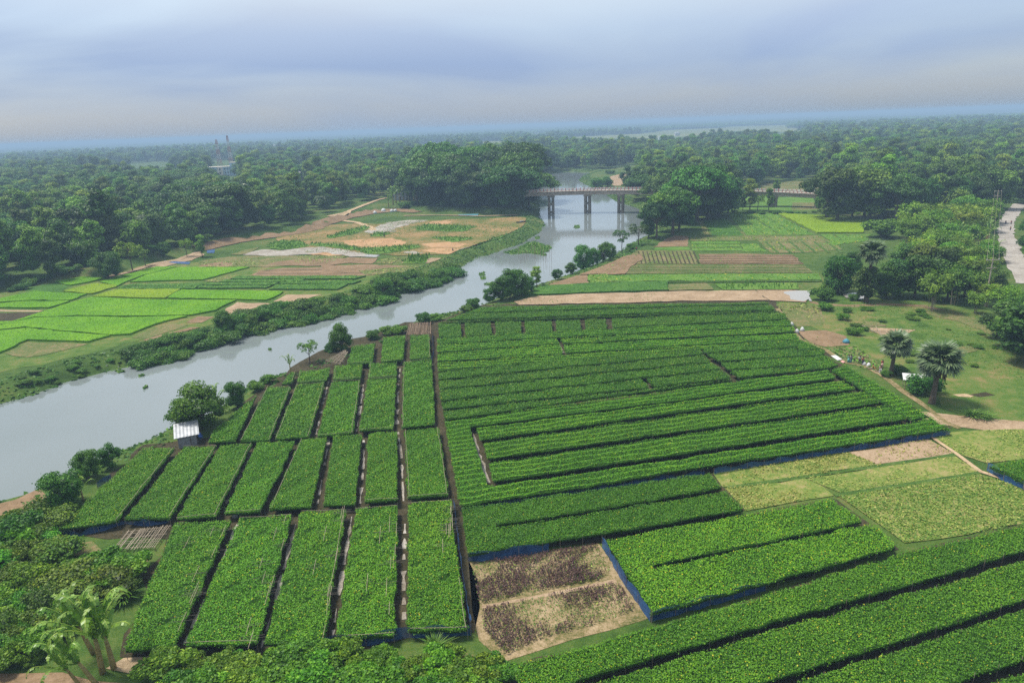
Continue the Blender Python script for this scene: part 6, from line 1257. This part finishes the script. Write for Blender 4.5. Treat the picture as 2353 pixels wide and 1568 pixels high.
clothsheet('blue_tarp', Z2((930, 728), (1070, 724), (1060, 738), (935, 738)), M['cloth_teal'], 'flat blue tarpaulin under the trees above the sand flat', 'tarp'); clothsheet('blue_net_pile', Z1((1110, 1040), (1290, 1050), (1280, 1065), (1120, 1055)), M['net'], 'heap of blue netting on the path at the left forest edge', 'net'); clothsheet('teal_net_pile', Z1((1400, 970), (1455, 965), (1450, 990), (1400, 988)), M['net'], 'heap of teal netting on the path near the earth cut', 'net')
for k, (u, v_, s) in enumerate(((861, 491, 1.3), (881, 487, 1.7), (900, 487, 1.3), (908, 486, 1.2))): sack(P(u, v_)+np.array([0, 0, float(ground_z(*P(u, v_)[:2]))]), s*.9, s*1.2, M['white_wall'], ['leftmost white heap of sacks on the earth track', 'tallest white heap of sacks on the earth track', 'third white heap of sacks on the earth track', 'rightmost white heap of sacks on the earth track'][k], 'sack_heap')
for k, (x, y) in enumerate(((850, 168), (815, 122), (885, 155))): sack(P(*Z6((x, y))[0]), .45, .9, M['white_wall'], ['white cone-shaped sack at the end of the pale striped beds, lower', 'white sack at the end of the pale striped beds, upper', 'small white sack on the path by the pale striped beds'][k])
sack(P(1943, 787), .7, .8, M['cloth_teal'], 'pale blue bundle on the brown plot above the path people', 'bundle', 'bundle'); sack(P(541, 1188), .4, 1.0, M['tin_wall'], 'grey drum in the gap between the two nearest left rows', 'drum', 'drum')
# farm boat at the sand spit
bt = empty('small_boat', at(1197, 512), .4); tag(bt, 'small dark boat pulled up on the grassy spit near the bridge', 'boat')
m = MB(); n = 9; vv = []; ff = []
for i in range(n):
    t_ = i/(n-1)*2-1; w = .75*(1-abs(t_)**2.5)+.04
    vv += [(t_*2.6, -w, .6+.25*t_*t_), (t_*2.6, -w*.5, .05+.3*t_**4), (t_*2.6, w*.5, .05+.3*t_**4), (t_*2.6, w, .6+.25*t_*t_)]
for i in range(n-1):
    for j in range(3): ff.append((i*4+j, i*4+4+j, i*4+5+j, i*4+1+j))
m.add(vv, ff).build('hull', M['wood_dark'], bt); MB().box((.3, 0, .75), (1.6, 1.1, .5)).build('canopy', M['tin_wall'], bt)
# bamboo frame on the pasture
e = empty('fallen_pole_frame', at(2040, 790)); tag(e, 'fallen pale bamboo frame on the pasture left of the palms', 'frame'); c = np.array(at(2040, 790))
for a, b_ in (((1280, 115), (1375, 165)), ((1290, 120), (1440, 125)), ((1372, 122), (1412, 190)), ((1330, 155), (1440, 158))):
    q = P(*Z6(a)[0], .6)-c; w = P(*Z6(b_)[0], .3)-c; MB().tube([tuple(q), tuple(w)], .07, 5).build('pole', M['bamboo_pole'], e)
# fish stakes and water hyacinth
st_ = 0
for k in range(16):
    u = 1190+k*5.2+rr.uniform(-2, 2); v_ = 600+rr.uniform(-10, 6); p = P(u, v_, WL); m = MB(); m.tube([(0, 0, -1), (rr.uniform(-.3, .3), 0, rr.uniform(2.2, 5.5))], .06, 5); tag(m.build('fishing_stake', M['stick_brown'], None, tuple(p)), 'thin bamboo stake standing in the water beside the hyacinth mat', 'stake', 'fishing stakes')
def hyacinth(px, label, dens=6):
    g = G(px, WL); c = g.mean(0); p = rough(g-c, 1.2, .4, int(px[0][0])); e = empty('water_hyacinth', (c[0], c[1], WL)); tag(e, label, 'water plants', 'floating water hyacinth'); rg = np.random.default_rng(int(px[0][1])); q = sample_in(p, int(area(p)*dens)+8, rg); n = len(q)
    P3 = np.column_stack([q, .05+.35*rg.random(n)]); tag(obj('leaf_mat', mesh_py('leaf_mat', [(x, y, .03) for x, y in p], [tuple(range(len(p)))]), M['green_dark'], e), kind='stuff'); tag(obj('leaves', quads_mesh('leaves', cards(P3, .55, rg, .7, aspect=.9), rg.random(n), M['leaf_grass']), None, e), kind='stuff')
hyacinth(Z2((1235, 985), (1330, 960), (1400, 920), (1450, 910), (1560, 950), (1540, 975), (1480, 1000), (1380, 990), (1290, 1000)), 'large mat of water hyacinth among the fishing stakes')
for px, lab in ((Z2((1070, 1125), (1110, 1115), (1115, 1140), (1080, 1145)), 'upper floating hyacinth clump in mid river by the thicket'), (Z2((1080, 1155), (1120, 1150), (1120, 1165), (1090, 1168)), 'middle floating hyacinth clump in mid river by the thicket'), (Z2((1120, 1195), (1170, 1188), (1175, 1205), (1130, 1208)), 'lower floating hyacinth clump in mid river by the thicket'), (Z2((1715, 808), (1745, 802), (1752, 818), (1722, 822)), 'floating hyacinth clump between the bridge piers'), (Z4((785, 432), (830, 420), (850, 435), (800, 445)), 'floating hyacinth clump near the far bank at the left'),
                (Z4((940, 462), (975, 452), (980, 463), (945, 472)), 'flat drifting hyacinth clump in the left river'), (Z4((972, 540), (1000, 530), (1004, 544), (978, 551)), 'small drifting hyacinth clump below the flat one'), (Z4((1815, 280), (1832, 278), (1832, 290), (1817, 290)), 'tiny drifting hyacinth clump opposite the leaning tree'), (Z2((950, 1140), (975, 1138), (975, 1148), (952, 1149)), 'small hyacinth clump off the last far bank bush'), (Z2((1448, 880), (1478, 878), (1478, 895), (1450, 897)), 'hyacinth clump off the grassy spit'), (Z2((1495, 998), (1530, 995), (1532, 1006), (1500, 1008)), 'hyacinth clump just below the big mat')):
    hyacinth(px, lab, 7)

# grass and creepers down both river banks
rg = np.random.default_rng(21); rv = RIV; pts_ = []
for i in range(len(rv)-1):
    a, b_ = rv[i][:2], rv[i+1][:2]; l = np.linalg.norm(b_-a)
    if l > 200: continue
    k = int(l*26); t_ = rg.random(k)[:, None]; nn = np.array([-(b_-a)[1], (b_-a)[0]])/max(l, 1e-6); pts_.append(a+(b_-a)*t_+nn*rg.uniform(-9, 9, (k, 1)))
pts_ = np.concatenate(pts_); dd_ = sdist(pts_[:, 0], pts_[:, 1], RIV); wv = np.sin(pts_[:, 0]*.3)+np.sin(pts_[:, 1]*.27)+rg.normal(0, .6, len(pts_)); pts_ = pts_[(dd_ > -.6) & (dd_ < 9) & (wv > -.9)]
zz_ = np.maximum(ground_z(pts_[:, 0], pts_[:, 1]), WL)
tag(obj('bank_grass', quads_mesh('bank_grass', cards(np.column_stack([pts_, zz_+.05]), .75, rg, .6, aspect=.8), np.clip(rg.beta(2, 3, len(pts_)), 0, 1), M['leaf_bush'])), 'rough grass and creepers covering both river banks', 'grass', kind='stuff')
# labels: things that share a description are told apart by their order from the left
ONES = ['', 'first', 'second', 'third', 'fourth', 'fifth', 'sixth', 'seventh', 'eighth', 'ninth', 'tenth', 'eleventh', 'twelfth', 'thirteenth', 'fourteenth', 'fifteenth', 'sixteenth', 'seventeenth', 'eighteenth', 'nineteenth']
TENS = ['', '', 'twenty', 'thirty', 'forty', 'fifty', 'sixty', 'seventy', 'eighty', 'ninety']
def ordw(n):
    if n >= 100: return 'hundredth' if n == 100 else 'hundred-and-'+ordw(n-100)
    if n < 20: return ONES[n]
    return TENS[n//10][:-1]+'ieth' if n % 10 == 0 else TENS[n//10]+'-'+ONES[n % 10]
byl = {}
for o in COL.objects:
    if o.parent is None and 'label' in o: byl.setdefault(o['label'], []).append(o)
for lab, os_ in byl.items():
    if len(os_) > 1:
        os_.sort(key=lambda o: proj(np.array(o.location))[0])
        for i, o in enumerate(os_): o['label'] = lab+', '+ordw(i+1)+' from left'
# ------------------------------------------------------------------ haze
m = bpy.data.materials.new('haze'); m.use_nodes = True; t = m.node_tree
for n in list(t.nodes): t.nodes.remove(n)
mo = t.nodes.new('ShaderNodeOutputMaterial'); pv = t.nodes.new('ShaderNodeVolumePrincipled'); pv.inputs['Color'].default_value = (.42, .60, .80, 1); pv.inputs['Density'].default_value = 0.00043; pv.inputs['Anisotropy'].default_value = 0.0
t.links.new(pv.outputs[0], mo.inputs['Volume'])
hz = MB().box((0, 0, (51-4.5)/2), (76000, 76000, 51+4.5)).build('haze', m); hz.location.z = 0; tag(hz, kind='stuff')
